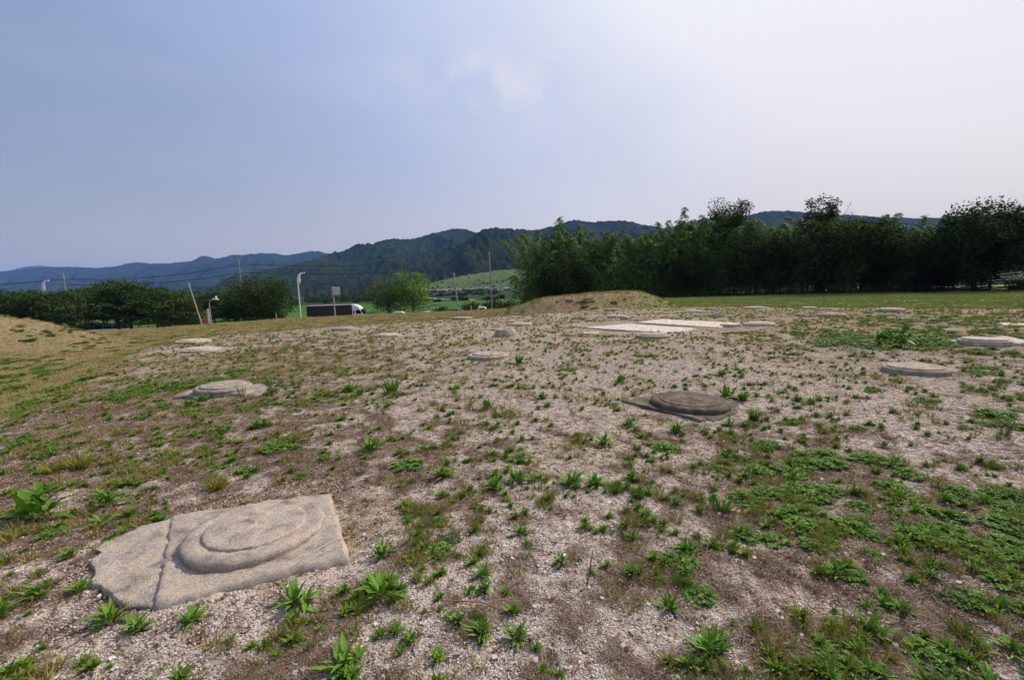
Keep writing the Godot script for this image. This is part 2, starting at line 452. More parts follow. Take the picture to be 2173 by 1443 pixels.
func ground_color(x: float, z: float) -> Color:
	if z < -112.0 or absf(x) > 130.0:
		var q := broad.get_noise_2d(x * 0.12, z * 0.12)
		return Color(0.055 + 0.02 * q, 0.095 + 0.02 * q, 0.03)
	var gravel := Color(0.615, 0.565, 0.515)
	var brown := Color(0.245, 0.18, 0.13)
	var near := absf(z) < 34.0 and absf(x) < 34.0
	var l := litter_at(x, z) if near else 0.4
	var c := gravel.lerp(brown, l)
	if near: c = c.lerp(Color(0.38, 0.34, 0.17), 0.6 * thin_at(x, z) * (1.0 - lawn_at(x, z)))
	var grain := 1.0 + 0.16 * fine.get_noise_2d(x * 3.0, z * 3.0)
	var lawn := lawn_at(x, z)
	if near: c = c.lerp(Color(0.13, 0.13, 0.055), 0.25 * green_at(x, z) * (1.0 - lawn))
	if lawn > 0.0:
		var t := clampf(0.5 + 0.7 * broad.get_noise_2d(x * 0.9 + 9.0, z * 0.9) + 0.35 * fine.get_noise_2d(x * 0.5, z * 0.5), 0.0, 1.0)
		var dry := Color(0.49, 0.385, 0.255)
		var grass := Color(0.32, 0.315, 0.165)
		var right := ease01(2.0, 20.0, x)
		dry = dry.lerp(Color(0.33, 0.34, 0.13), right); grass = grass.lerp(Color(0.25, 0.34, 0.095), right)
		var g := dry.lerp(grass, t)
		# bare earth on the two mounds
		var m1 := 1.0 - ease01(3.5, 8.0, Vector2((x + 33.5) / 1.25, z + 26.5).length())
		var m2 := 1.0 - ease01(5.0, 8.6, Vector2((x - 7.9) / 1.2, (z + 41.5) * 1.15).length())
		var bare := clampf((m1 * 0.55 + m2 * 0.45) * (0.6 + 1.3 * broad.get_noise_2d(x * 3.0, z * 5.0) + 0.6 * fine.get_noise_2d(x * 0.5, z * 0.5)), 0.0, 0.9)
		g = g.lerp(Color(0.52, 0.42, 0.31), bare)
		c = c.lerp(g, lawn)
	return Color(c.r * grain, c.g * grain, c.b * grain)

func axis(near: float, step: float, far: float, grow: float) -> Array:
	var a := [0.0]
	var s := step
	while a[-1] < far:
		a.append(a[-1] + s)
		if a[-1] > near: s *= grow
	return a

func ground() -> void:
	var half := axis(3.4, 0.055, 11000.0, 1.026)
	var xs := []
	for k in range(half.size() - 1, 0, -1): xs.append(-half[k])
	xs.append_array(half)
	var zs := [40.0, 20.0, 10.0, 6.0, 4.0, 3.0, 2.2, 1.6, 1.1, 0.7, 0.4, 0.2, 0.08]
	for q in axis(4.5, 0.055, 11000.0, 1.022): zs.append(-q)
	zs.reverse()
	var nx := xs.size(); var nz := zs.size()
	var pts := PackedVector3Array(); pts.resize(nx * nz)
	var cols := PackedColorArray(); cols.resize(nx * nz)
	for r in nz:
		var z: float = zs[r]
		for q in nx:
			var x: float = xs[q]
			pts[r * nx + q] = Vector3(x, land(x, z), z)
			if absf(x) < 5.0 - z * 1.4: cols[r * nx + q] = ground_color(x, z)
			else: cols[r * nx + q] = Color(0.2, 0.2, 0.1)
	var s := Shape.new()
	s.sheet(nx, nz, pts, cols)
	structure("ground", s.made(), M.ground)

func slab_strip(pts: Array, width: float, thick: float) -> ArrayMesh:
	# a road, path or bund along points, with sides
	var s := Shape.new()
	var rows := PackedVector3Array()
	for k in pts.size():
		var d: Vector3 = ((pts[mini(k + 1, pts.size() - 1)] as Vector3) - (pts[maxi(k - 1, 0)] as Vector3))
		var side := Vector3(-d.z, 0, d.x).normalized() * width * 0.5
		var q: Vector3 = pts[k]
		rows.append(q - side + Vector3.DOWN * thick); rows.append(q - side); rows.append(q + side); rows.append(q + side + Vector3.DOWN * thick)
	for k in pts.size() - 1:
		for e in 3:
			s.quad(rows[k * 4 + e], rows[k * 4 + 4 + e], rows[k * 4 + 5 + e], rows[k * 4 + 1 + e])
	return s.made()

func road_and_fields() -> void:
	var pts := []
	for k in 41: pts.append(Vector3(-240.0 + k * 8.0, -3.98, ROAD_Z))
	structure("road", slab_strip(pts, 8.4, 0.5), M.asphalt)
	for off in [-3.8, 3.8]:
		var line := []
		for q in pts: line.append(q + Vector3(0, 0.006, off))
		structure("road_edge_line", slab_strip(line, 0.14, 0.004), M.white_line)
	for k in 20:
		var a := Vector3(-190.0 + k * 10.0, -3.974, ROAD_Z)
		structure("road_centre_line", slab_strip([a, a + Vector3(5, 0, 0)], 0.13, 0.004), M.white_line)
	# rice fields between low bunds
	var r := rng(12)
	for f in [[-190, -112, -112, -164], [-109, -50, -112, -164], [-47, -22, -113, -164], [-16, 30, -112, -164], [-210, -100, -168, -232], [-97, -40, -168, -232], [-37, 34, -168, -232], [-230, -120, -236, -330], [-117, -52, -236, -330], [-49, 40, -236, -290]]:
		var s := Shape.new()
		var n := 26
		var p := PackedVector3Array(); var c := PackedColorArray()
		var tone := r.randf_range(0.85, 1.15)
		for a in n:
			for b in n:
				var x := lerpf(f[0], f[1], float(b) / (n - 1)); var z := lerpf(f[3], f[2], float(a) / (n - 1))
				var edge: bool = a == 0 or b == 0 or a == n - 1 or b == n - 1
				p.append(Vector3(x, -5.15 if edge else -4.72 + 0.06 * broad.get_noise_2d(x * 2.0, z * 2.0), z))
				var v := (1.0 + 0.35 * broad.get_noise_2d(x * 0.4, z * 0.4)) * tone
				c.append(Color(0.058 * v, 0.165 * v, 0.018 * v))
		s.sheet(n, n, p, c)
		structure("rice_field", s.made(), M.rice)
	for b in [[Vector3(-220, -4.6, -166), Vector3(36, -4.6, -166)], [Vector3(-230, -4.6, -234), Vector3(40, -4.6, -234)]]:
		structure("field_path", slab_strip(b, 1.6, 0.5), M.concrete)
	structure("farm_lane", slab_strip([Vector3(-19.5, -4.0, -98), Vector3(-19.2, -4.4, -106), Vector3(-20.5, -4.5, -130), Vector3(-24.5, -4.5, -165)], 2.4, 0.6), M.concrete)
	# an earth bank with a concrete lane on top beyond the fields
	var bank := []
	for k in 25:
		var t := k / 24.0
		bank.append(Vector3(lerpf(-92.0, -22.0, t), -2.4 - 3.2 * t + 0.5 * sin(t * 9.0), lerpf(-425.0, -318.0, t)))
	structure("hill_lane", slab_strip(bank, 5.0, 0.4), M.concrete)
	var s := Shape.new()
	var p := PackedVector3Array(); var c := PackedColorArray()
	for k in 25:
		for e in 7:
			var q: Vector3 = bank[k]
			var t := (6 - e) / 6.0
			var w := 1.0 + 0.5 * broad.get_noise_2d(k * 3.0, e * 2.0)
			p.append(Vector3(q.x, lerpf(q.y - 0.35, -6.0, t) , q.z + 2.4 + t * 9.0 * w))
			c.append(Color(0.34, 0.19, 0.11) if k > 9 and k < 21 and fmod(k * 1.7 + e, 5.0) > 0.9 else Color(0.07, 0.10, 0.03))
	s.sheet(7, 25, p, c)
	structure("earth_bank", s.made(), M.rice)

# ---------------------------------------------------------------- hills
# crest as (x, height, z) points; the slope runs from the crest down to the plain, cut by spurs
func hill(crest: Array, front: float, back: float, rough: float, color: Color, other: Color, seed_: int, mat: Material, cols := 420, rows := 90, trees := 5.0) -> PackedVector3Array:
	var f := FastNoiseLite.new(); f.seed = seed_; f.frequency = 1.0 / 620.0; f.fractal_octaves = 5; f.fractal_gain = 0.5; f.noise_type = FastNoiseLite.TYPE_SIMPLEX
	var ridge := FastNoiseLite.new(); ridge.seed = seed_ + 1; ridge.frequency = 1.0 / 430.0; ridge.fractal_octaves = 4; ridge.fractal_type = FastNoiseLite.FRACTAL_RIDGED; ridge.noise_type = FastNoiseLite.TYPE_SIMPLEX
	var leafy := FastNoiseLite.new(); leafy.seed = seed_ + 2; leafy.frequency = 1.0 / 26.0; leafy.fractal_octaves = 2; leafy.noise_type = FastNoiseLite.TYPE_SIMPLEX
	var p := PackedVector3Array(); var c := PackedColorArray()
	for r in rows + 1:
		var v := float(r) / rows * 1.25 - 0.25   # below 0 is the far side
		for q in cols:
			var u := float(q) / (cols - 1) * (crest.size() - 1)
			var k := mini(int(u), crest.size() - 2)
			var a: Vector3 = crest[k]; var b: Vector3 = crest[k + 1]
			var a0: Vector3 = crest[maxi(k - 1, 0)]; var b1: Vector3 = crest[mini(k + 2, crest.size() - 1)]
			var top := a.cubic_interpolate(b, a0, b1, u - k)
			var x := top.x
			var z := top.z + (v * front if v >= 0.0 else v * 4.0 * back)
			var h := 0.0
			if v >= 0.0:
				var w := 1.0 - v
				h = top.y * (0.62 * w * w + 0.38 * w * (1.0 if v < 0.6 else w / 0.4))
				var mid := 4.0 * v * (1.0 - v)
				h += top.y * mid * rough * ((ridge.get_noise_2d(x, z * 0.55)) * 0.42 + 0.35 * f.get_noise_2d(x, z))
			else:
				h = top.y * (1.0 + v * 4.0)
			h += top.y * 0.022 * f.get_noise_2d(x * 2.4, z * 2.4) * ease01(0.0, 0.15, 1.0 - absf(v))
			h += trees * leafy.get_noise_2d(x, z) * clampf(h / 40.0, 0.0, 1.0)
			p.append(Vector3(x, h - 6.0 * v, z))
			var t := clampf(0.5 + 0.9 * f.get_noise_2d(x * 1.7 + 900.0, z * 1.7) + 0.3 * leafy.get_noise_2d(x + 300.0, z), 0.0, 1.0)
			c.append(color.lerp(other, t))
	var s := Shape.new()
	s.sheet(cols, rows + 1, p, c)
	structure("hills", s.made(), mat)
	return p

var orchard := PackedVector3Array()

func hills() -> void:
	var a := Color(0.020, 0.031, 0.014)
	var b := Color(0.034, 0.047, 0.020)
	# far blue ridges
	hill([Vector3(-14000, 700, -9000), Vector3(-10400, 700, -9000), Vector3(-9700, 762, -9000), Vector3(-9374, 790, -9000), Vector3(-9000, 755, -9000), Vector3(-8300, 660, -9000), Vector3(-7000, 690, -9000), Vector3(-5600, 640, -9000), Vector3(-3000, 560, -9000)], 2200, 2000, 0.25, a, b, 3, M.forest, 200, 40, 8.0)
	hill([Vector3(-8400, 330, -5200), Vector3(-6900, 400, -5200), Vector3(-5900, 402, -5200), Vector3(-5300, 440, -5200), Vector3(-4700, 412, -5200), Vector3(-4330, 418, -5100), Vector3(-4130, 446, -5050), Vector3(-3920, 420, -5000), Vector3(-3520, 428, -5000), Vector3(-3360, 482, -5000), Vector3(-3230, 452, -5000), Vector3(-3040, 476, -5000), Vector3(-2840, 470, -4900), Vector3(-2560, 462, -4700), Vector3(-2380, 445, -4650), Vector3(-2230, 424, -4600), Vector3(-2000, 452, -4600), Vector3(-1820, 428, -4600), Vector3(-1500, 350, -4600), Vector3(-900, 260, -4700), Vector3(-200, 200, -4800)], 2300, 1800, 0.45, a, b, 9, M.forest, 420, 80, 7.0)
	# the long dark ridge on the right and its fore-ridges
	hill([Vector3(-1300, 10, -2000), Vector3(-1080, 45, -2000), Vector3(-930, 118, -2000), Vector3(-800, 178, -2060), Vector3(-720, 205, -2120), Vector3(-650, 240, -2170), Vector3(-560, 262, -2200), Vector3(-490, 257, -2220), Vector3(-390, 282, -2260), Vector3(-256, 318, -2300), Vector3(-120, 288, -2300), Vector3(20, 300, -2280), Vector3(140, 285, -2240), Vector3(240, 305, -2220), Vector3(322, 322, -2200), Vector3(420, 308, -2200), Vector3(540, 313, -2200), Vector3(640, 290, -2200), Vector3(760, 270, -2200), Vector3(900, 300, -2200), Vector3(1100, 312, -2200), Vector3(1320, 328, -2200), Vector3(1600, 300, -2200), Vector3(2071, 272, -2200), Vector3(2600, 280, -2200), Vector3(3400, 200, -2200)], 1150, 1200, 0.55, a, b, 17, M.forest, 640, 120, 5.0)
	hill([Vector3(-1150, 2, -1560), Vector3(-880, 40, -1580), Vector3(-700, 78, -1600), Vector3(-520, 118, -1620), Vector3(-380, 142, -1620), Vector3(-250, 150, -1600), Vector3(-150, 168, -1540), Vector3(-85, 198, -1500), Vector3(-28, 203, -1500), Vector3(40, 190, -1500), Vector3(160, 150, -1520), Vector3(320, 150, -1560), Vector3(600, 120, -1600), Vector3(1000, 60, -1600)], 720, 600, 0.6, a.lerp(b, 0.25), b, 23, M.forest, 520, 100, 5.0)
	# the pale green slope of young orchards above the village
	orchard = hill([Vector3(-260, 3, -1000), Vector3(-200, 16, -1000), Vector3(-140, 29, -1000), Vector3(-85, 38, -1010), Vector3(-20, 44, -1010), Vector3(60, 42, -1000), Vector3(180, 30, -1000), Vector3(300, 8, -1000)], 330, 240, 0.35, Color(0.065, 0.105, 0.032), Color(0.135, 0.165, 0.06), 29, M.rice, 160, 60, 1.6)

# ---------------------------------------------------------------- carved stone
# a slab with the given outline (x, z), its top at y 0 with a worn rim, its sides going down by deep; high(x, z) lifts the top
func slab_shape(outline: Array, deep: float, worn: float, tone: Color, stain: Color, seed_: int, lift := Vector3.ZERO) -> ArrayMesh:
	var f := FastNoiseLite.new(); f.seed = seed_; f.frequency = 2.6; f.fractal_octaves = 4; f.noise_type = FastNoiseLite.TYPE_SIMPLEX
	var n := 120
	var ring := []
	var mid := Vector2.ZERO
	for q: Vector2 in outline: mid += q / outline.size()
	var total := 0.0
	for k in outline.size(): total += outline[k].distance_to(outline[(k + 1) % outline.size()])
	for s in n:
		var want := total * s / n
		for k in outline.size():
			var d: float = outline[k].distance_to(outline[(k + 1) % outline.size()])
			if want <= d:
				var e: Vector2 = outline[k].lerp(outline[(k + 1) % outline.size()], want / d)
				ring.append(e + (e - mid).normalized() * 0.02 * f.get_noise_2d(e.x * 2.5, e.y * 2.5 + 30.0))
				break
			want -= d
	if (outline[0] - mid).angle_to(outline[1] - mid) > 0: ring.reverse()
	n = ring.size()
	var p := PackedVector3Array(); var c := PackedColorArray()
	var steps := []
	for k in 22: steps.append([0.94 * k / 21.0, 0.0])
	steps.append_array([[0.96, -0.12], [0.982, -0.35], [0.995, -0.7], [1.0, -1.0]])
	for st in steps:
		for e: Vector2 in ring:
			var q: Vector2 = mid + (e - mid) * float(st[0])
			var y: float = st[1] * worn + 0.010 * f.get_noise_2d(q.x, q.y) + 0.003 * f.get_noise_2d(q.x * 5.0, q.y * 5.0) + lift.x * q.x + lift.z * q.y
			p.append(Vector3(q.x, y, q.y))
			c.append(tone.lerp(stain, clampf(0.4 + 1.1 * f.get_noise_2d(q.x * 1.3 + 5.0, q.y * 1.3), 0, 1)))
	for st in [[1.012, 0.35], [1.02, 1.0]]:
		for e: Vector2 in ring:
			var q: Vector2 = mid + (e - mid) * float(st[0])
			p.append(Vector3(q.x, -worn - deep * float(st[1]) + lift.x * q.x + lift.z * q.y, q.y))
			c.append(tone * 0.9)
	var s := Shape.new()
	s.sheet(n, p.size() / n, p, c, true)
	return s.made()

# rings of (radius, height) turned round y and roughened; wear lowers the side towards wear_dir
func turned_stone(profile: Array, tone: Color, stain: Color, seed_: int, rough := 0.006, wear := 0.0, wear_dir := 0.0, squash := 1.0) -> ArrayMesh:
	var f := FastNoiseLite.new(); f.seed = seed_; f.frequency = 3.0; f.fractal_octaves = 4; f.noise_type = FastNoiseLite.TYPE_SIMPLEX
	var n := 96
	var p := PackedVector3Array(); var c := PackedColorArray()
	var fine_profile := []
	for k in profile.size() - 1:
		var steps := clampi(int((profile[k] as Vector2).distance_to(profile[k + 1]) / 0.025), 1, 12)
		for e in steps: fine_profile.append((profile[k] as Vector2).lerp(profile[k + 1], float(e) / steps))
	fine_profile.append(profile[-1])
	profile = fine_profile
	for q: Vector2 in profile:
		for s in n:
			var a := -TAU * s / n
			var r := q.x * (1.0 + 0.02 * f.get_noise_2d(cos(a) * 1.2, sin(a) * 1.2 + 9.0))
			var side := 0.5 + 0.5 * cos(a - wear_dir)
			var x := cos(a) * r; var z := sin(a) * r * squash
			var y := q.y * (1.0 - wear * side * side) + rough * f.get_noise_2d(x * 3.0, z * 3.0)
			p.append(Vector3(x, y, z))
			c.append(tone.lerp(stain, clampf(0.35 + 1.2 * f.get_noise_2d(x * 1.6 + 3.0, z * 1.6), 0, 1)))
	var s := Shape.new()
	s.sheet(n, profile.size(), p, c, true)
	return s.made()

func moulding_profile(r: float, inner: float, h: float) -> Array:
	# from the axis out over the top and down the round shoulder
	return [Vector2(0.001, h * 0.84), Vector2(inner * 0.9, h * 0.86), Vector2(inner + 0.012, h * 0.88), Vector2(inner + 0.03, h * 0.95), Vector2(lerpf(inner, r, 0.45), h), Vector2(r * 0.93, h * 0.9), Vector2(r * 0.975, h * 0.72), Vector2(r * 0.995, h * 0.45), Vector2(r * 0.985, h * 0.16), Vector2(r * 0.99, 0.0), Vector2(r * 1.0, -0.05)]

func disc_profile(r: float, low: float, h: float) -> Array:
	return [Vector2(0.001, h + 0.006), Vector2(r * 0.4, h + 0.005), Vector2(r * 0.7, h + 0.002), Vector2(r * 0.9, h - 0.001), Vector2(r * 0.96, h - 0.004), Vector2(r * 0.99, h - 0.012), Vector2(r, low - 0.02)]

func base_stone(label: String, x: float, z: float, opt := {}) -> Node3D:
	var r: float = opt.get("r", 0.52)
	var h: float = float(opt.get("h", 0.10)) * float(opt.get("flat", 0.78))
	var inner: float = r * float(opt.get("inner", 0.76))
	var tone: Color = opt.get("tone", Color(0.44, 0.41, 0.39))
	var stain: Color = opt.get("stain", Color(0.44, 0.40, 0.37))
	var seed_: int = opt.get("seed", 1)
	var mat: Material = M["stone%d" % int(opt.get("mat", 0))]
	var lift: float = opt.get("lift", 0.012)
	var wear: float = opt.get("wear", 0.0)
	var wd: float = opt.get("wear_dir", 0.0)
	var t := thing("column_base", label, "column base", on_land(x, z), opt.get("turn", 0.0), "carved stone column bases on the platform")
	if opt.has("tilt"): t.rotation.z = opt.tilt
	if opt.has("slab"):
		piece("slab", slab_shape(opt.slab, 0.22, opt.get("worn", 0.03), tone.lerp(stain, 0.5), tone, seed_ + 5), mat, t, Transform3D(Basis(), Vector3(0, lift, 0)))
	elif not opt.get("no_skirt", false):
		var o := []
		for k in 14:
			var a := -TAU * k / 14.0
			o.append(Vector2(cos(a), sin(a)) * r * (1.10 + 0.07 * sin(k * 2.3 + seed_)))
		piece("slab", slab_shape(o, 0.2, 0.03, tone.lerp(Color(0.40, 0.33, 0.29), 0.5), tone, seed_ + 5), mat, t, Transform3D(Basis(), Vector3(0, lift - 0.018, 0)))
	var at := Transform3D(Basis(), Vector3(opt.get("px", 0.0), lift, opt.get("pz", 0.0)))
	piece("moulding", turned_stone(moulding_profile(r, inner, h), tone, stain, seed_, 0.008, wear, wd), mat, t, at)
	if not opt.get("no_disc", false):
		var dr := inner - 0.004
		piece("top_disc", turned_stone(disc_profile(dr, h * 0.8, h + float(opt.get("disc", 0.022))), tone * float(opt.get("top_tone", 1.04)), stain, seed_ + 2, 0.006, wear * 0.8, wd), mat, t, at)
	return t

func column_bases() -> void:
	# the near one, a square slab with a broken lower strip on its left
	var warm := Color(0.55, 0.50, 0.46)
	var grey := Color(0.50, 0.47, 0.45)
	var t := base_stone("large nearest column base on a square slab with a broken left edge", -1.72, -2.77, {"r": 0.415, "inner": 0.74, "flat": 1.0, "h": 0.06, "disc": 0.012, "lift": 0.03, "tone": grey, "stain": warm, "seed": 3, "wear": 0.42, "wear_dir": deg_to_rad(-38.0), "worn": 0.045, "px": 0.0, "pz": -0.02,
		"slab": [Vector2(-0.80, -0.32), Vector2(0.25, -0.61), Vector2(0.72, 0.28), Vector2(-0.16, 0.66)]})
	piece("broken_strip", slab_shape([Vector2(-0.72, -0.31), Vector2(-0.10, 0.62), Vector2(-0.30, 0.63), Vector2(-0.50, 0.50), Vector2(-0.67, 0.42), Vector2(-0.73, 0.33), Vector2(-0.88, 0.20), Vector2(-0.90, 0.10), Vector2(-0.99, 0.06), Vector2(-0.96, -0.05), Vector2(-0.90, -0.2)], 0.16, 0.018, grey, warm, 12), M.stone0, t, Transform3D(Basis(), Vector3(-0.02, 0.012, 0.0)))
	base_stone("grey column base on a worn slab half hidden by weeds, left of the middle", -5.0, -7.5, {"flat": 0.62, "r": 0.43, "h": 0.15, "inner": 0.80, "lift": 0.05, "tone": Color(0.41, 0.39, 0.38), "stain": Color(0.47, 0.43, 0.39), "seed": 8, "wear": 0.3, "wear_dir": deg_to_rad(20.0), "worn": 0.05, "px": 0.06,
		"slab": [Vector2(-0.58, 0.34), Vector2(-0.62, -0.18), Vector2(-0.27, -0.38), Vector2(0.46, -0.45), Vector2(0.74, -0.18), Vector2(0.54, 0.32)]})
	base_stone("dark weathered column base with lichen on a long brown slab", 2.32, -5.78, {"r": 0.50, "h": 0.105, "inner": 0.80, "disc": 0.007, "lift": 0.014, "mat": 1, "tone": Color(0.19, 0.17, 0.16), "stain": Color(0.32, 0.28, 0.24), "seed": 14, "worn": 0.04, "top_tone": 1.0, "tilt": -0.03,
		"slab": [Vector2(-0.78, -0.30), Vector2(-0.05, -0.75), Vector2(0.70, -0.05), Vector2(0.60, 0.28), Vector2(0.0, 0.70)]})
	piece("raised_edge", slab_shape([Vector2(-0.84, -0.26), Vector2(-0.76, -0.34), Vector2(-0.05, 0.62), Vector2(-0.14, 0.69)], 0.15, 0.02, Color(0.38, 0.34, 0.30), Color(0.23, 0.20, 0.18), 15), M.stone1, get_node("column_base_002"), Transform3D(Basis(), Vector3(0, 0.022, 0)))
	var pale := Color(0.69, 0.65, 0.63)
	var rows := [
		["round sandy column base in the middle, ringed by a low skirt of stone", -0.58, -10.6, {"h": 0.11, "seed": 21, "tone": Color(0.52, 0.46, 0.43), "stain": Color(0.57, 0.51, 0.45), "r": 0.50}],
		["low column base at the left rim of the platform, nearer of the pair", -10.0, -14.3, {"h": 0.12, "seed": 22, "tone": pale, "wear": 0.3, "r": 0.56}],
		["low column base at the left rim of the platform, farther of the pair", -12.3, -17.2, {"h": 0.14, "seed": 23, "tone": pale, "wear": 0.3, "r": 0.6}],
		["pale flat column base left of the conical ring stone", -4.69, -16.8, {"h": 0.09, "seed": 24, "tone": Color(0.69, 0.63, 0.60), "r": 0.52, "wear": 0.2}],
		["low column base on the platform rim below the black lorry", -7.75, -20.6, {"h": 0.11, "seed": 25, "tone": Color(0.50, 0.45, 0.42), "r": 0.54}],
		["brown mound-like column base on the platform rim beside the leaning bare pole", -2.8, -25.5, {"h": 0.16, "seed": 26, "tone": Color(0.46, 0.41, 0.38), "r": 0.56, "no_disc": true}],
		["pale column base just behind the conical ring stone", 0.41, -20.0, {"h": 0.10, "seed": 27, "tone": Color(0.69, 0.65, 0.62)}],
		["crisp round column base in front of the two long slabs", 4.24, -13.35, {"h": 0.12, "seed": 28, "tone": Color(0.51, 0.46, 0.44), "stain": Color(0.54, 0.50, 0.46)}],
		["pale round column base in front of the flat-topped mound", 5.31, -22.4, {"h": 0.11, "seed": 29, "tone": Color(0.67, 0.63, 0.60)}],
		["small tan column base at the foot of the flat-topped mound", 6.64, -29.4, {"h": 0.11, "seed": 30, "tone": Color(0.54, 0.49, 0.42)}],
		["very flat pale column base right of the mound, far edge of platform", 10.12, -24.8, {"h": 0.05, "seed": 31, "tone": Color(0.71, 0.67, 0.65)}],
		["pale domed column base at the right end of the long slabs", 8.86, -15.95, {"h": 0.13, "seed": 32, "tone": Color(0.65, 0.61, 0.59), "stain": Color(0.69, 0.63, 0.60)}],
		["pinkish round column base standing in grass in front of the bamboo", 13.43, -18.7, {"h": 0.13, "seed": 33, "tone": Color(0.56, 0.50, 0.47)}],
		["white-topped column base on the right rim of the platform near the lawn", 16.99, -20.0, {"h": 0.15, "seed": 34, "tone": Color(0.70, 0.67, 0.64), "no_skirt": true}],
		["flat pale column base on the far rim of the platform", 14.47, -26.6, {"h": 0.09, "seed": 35, "tone": Color(0.69, 0.65, 0.62), "r": 0.6}],
		["broad low column base with a clear double rim on the right", 6.77, -7.4, {"h": 0.12, "seed": 36, "tone": Color(0.46, 0.42, 0.39), "stain": Color(0.54, 0.49, 0.44), "inner": 0.84, "disc": 0.018, "r": 0.46, "flat": 0.6}],
	]
	for q in rows: base_stone(q[0], q[1], q[2], q[3])
	base_stone("column base on a long angular slab at the right edge", 10.45, -9.8, {"flat": 0.55, "r": 0.44, "h": 0.10, "inner": 0.86, "disc": 0.03, "lift": 0.05, "seed": 38, "tone": Color(0.66, 0.63, 0.61), "stain": Color(0.70, 0.67, 0.64), "wear": 0.25, "wear_dir": 0.0,
		"slab": [Vector2(-0.42, 0.25), Vector2(-0.38, -0.42), Vector2(0.55, -0.62), Vector2(1.35, -0.8), Vector2(0.95, 0.0), Vector2(0.55, 0.4)], "worn": 0.04})
	# a hollow truncated cone
	var ring := thing("ring_stone", "conical stone ring with a hollow top in the middle of the platform", "ring stone", on_land(-0.22, -15.8), 0.0)
	piece("cone", turned_stone([Vector2(0.22, 0.02), Vector2(0.235, 0.16), Vector2(0.25, 0.215), Vector2(0.28, 0.235), Vector2(0.315, 0.225), Vector2(0.34, 0.2), Vector2(0.40, 0.08), Vector2(0.43, -0.06)], Color(0.54, 0.52, 0.51), Color(0.56, 0.52, 0.49), 41), M.stone0, ring)
	piece("hollow_floor", turned_stone([Vector2(0.001, 0.06), Vector2(0.23, 0.07)], Color(0.29, 0.26, 0.24), Color(0.32, 0.28, 0.24), 42), M.stone0, ring)
	# long dressed slabs lying flush in the gravel, and loose blocks
	for q in [["long pale flagstone, nearer of the two beside the crisp round base", [Vector2(2.80, -17.3), Vector2(4.77, -18.2), Vector2(6.34, -15.3), Vector2(5.13, -14.2)], 0.05],
		["long pale flagstone, farther of the two, with a broken right end", [Vector2(5.25, -18.9), Vector2(6.67, -20.1), Vector2(8.61, -16.95), Vector2(8.3, -16.4), Vector2(7.75, -16.1), Vector2(7.23, -15.5)], 0.07],
		["small pale flagstone left of the crisp round base", [Vector2(2.45, -15.7), Vector2(2.75, -15.9), Vector2(3.1, -15.6), Vector2(2.8, -15.2), Vector2(2.5, -15.3)], 0.04],
		["flagstone cut by the right edge of the picture, in the grass", [Vector2(14.3, -12.9), Vector2(14.9, -13.6), Vector2(16.0, -13.0), Vector2(15.4, -12.3)], 0.06],
		["tiny worn flagstone on the far rim of the platform", [Vector2(16.2, -24.9), Vector2(16.6, -25.3), Vector2(17.0, -24.9), Vector2(16.6, -24.5)], 0.08],
		["rough half-buried block left of the domed base at the slab's end", [Vector2(7.5, -16.0), Vector2(7.75, -16.2), Vector2(8.2, -16.0), Vector2(8.1, -15.7), Vector2(7.7, -15.6)], 0.10]]:
		var mid := Vector2.ZERO
		for e: Vector2 in q[1]: mid += e / q[1].size()
		var o := []
		for e: Vector2 in q[1]: o.append(e - mid)
		tag(piece("flagstone", slab_shape(o, 0.2, 0.015, Color(0.85, 0.81, 0.79), Color(0.77, 0.73, 0.70), 50 + int(mid.x)), M.stone0, null, Transform3D(Basis(), on_land(mid.x, mid.y, q[2]))), q[0], "flagstone", "flagstones in the gravel")
	tag(piece("boulder", turned_stone([Vector2(0.001, 0.17), Vector2(0.1, 0.165), Vector2(0.22, 0.13), Vector2(0.34, 0.06), Vector2(0.42, -0.06)], Color(0.35, 0.33, 0.33), Color(0.37, 0.36, 0.35), 61, 0.05), M.stone0, null, Transform3D(Basis(), on_land(9.71, -21.0))), "grey irregular boulder on the gravel behind the long slabs", "boulder")

# ---------------------------------------------------------------- things along the road
func pole_shape(foot: Vector3, top: Vector3, r0: float, r1: float) -> ArrayMesh:
	var s := Shape.new()
	s.tube([foot, foot.lerp(top, 0.5), top], [r0, (r0 + r1) * 0.5, r1], 10)
	return s.made()

func bar(a: Vector3, b: Vector3, r: float, sides := 6) -> ArrayMesh:
	var s := Shape.new(); s.tube([a, b], [r, r], sides); return s.made()

func boxed(size: Vector3, e := 0.0) -> ArrayMesh:
	var s := Shape.new(); s.box(Transform3D(), size, e); return s.made()

func move(x: float, y: float, z: float) -> Transform3D:
	return Transform3D(Basis(), Vector3(x, y, z))

func utility_pole(label: String, x: float, z: float, height: float, arms: Array) -> Node3D:
	var at := Vector3(x, land(x, z), z)
	var t := thing("utility_pole", label, "utility pole", at, 0.0, "utility poles carrying the power lines")
	piece("pole", pole_shape(Vector3(0, -0.5, 0), Vector3(0, height, 0), 0.2, 0.13), M.pole_concrete, t)
	for h in arms:
		var arm := piece("crossarm", boxed(Vector3(2.5, 0.12, 0.12), 0.01), M.dark_steel, t, move(0, h, -0.2))
		for k in [-1.1, -0.4, 0.4, 1.1]:
			var s := Shape.new(); s.lathe([Vector2(0.05, 0), Vector2(0.09, 0.06), Vector2(0.05, 0.12), Vector2(0.08, 0.18), Vector2(0.001, 0.26)], 8)
			piece("insulator", s.made(), M.lamp_lens, arm, move(k, 0.06, 0))
	return t

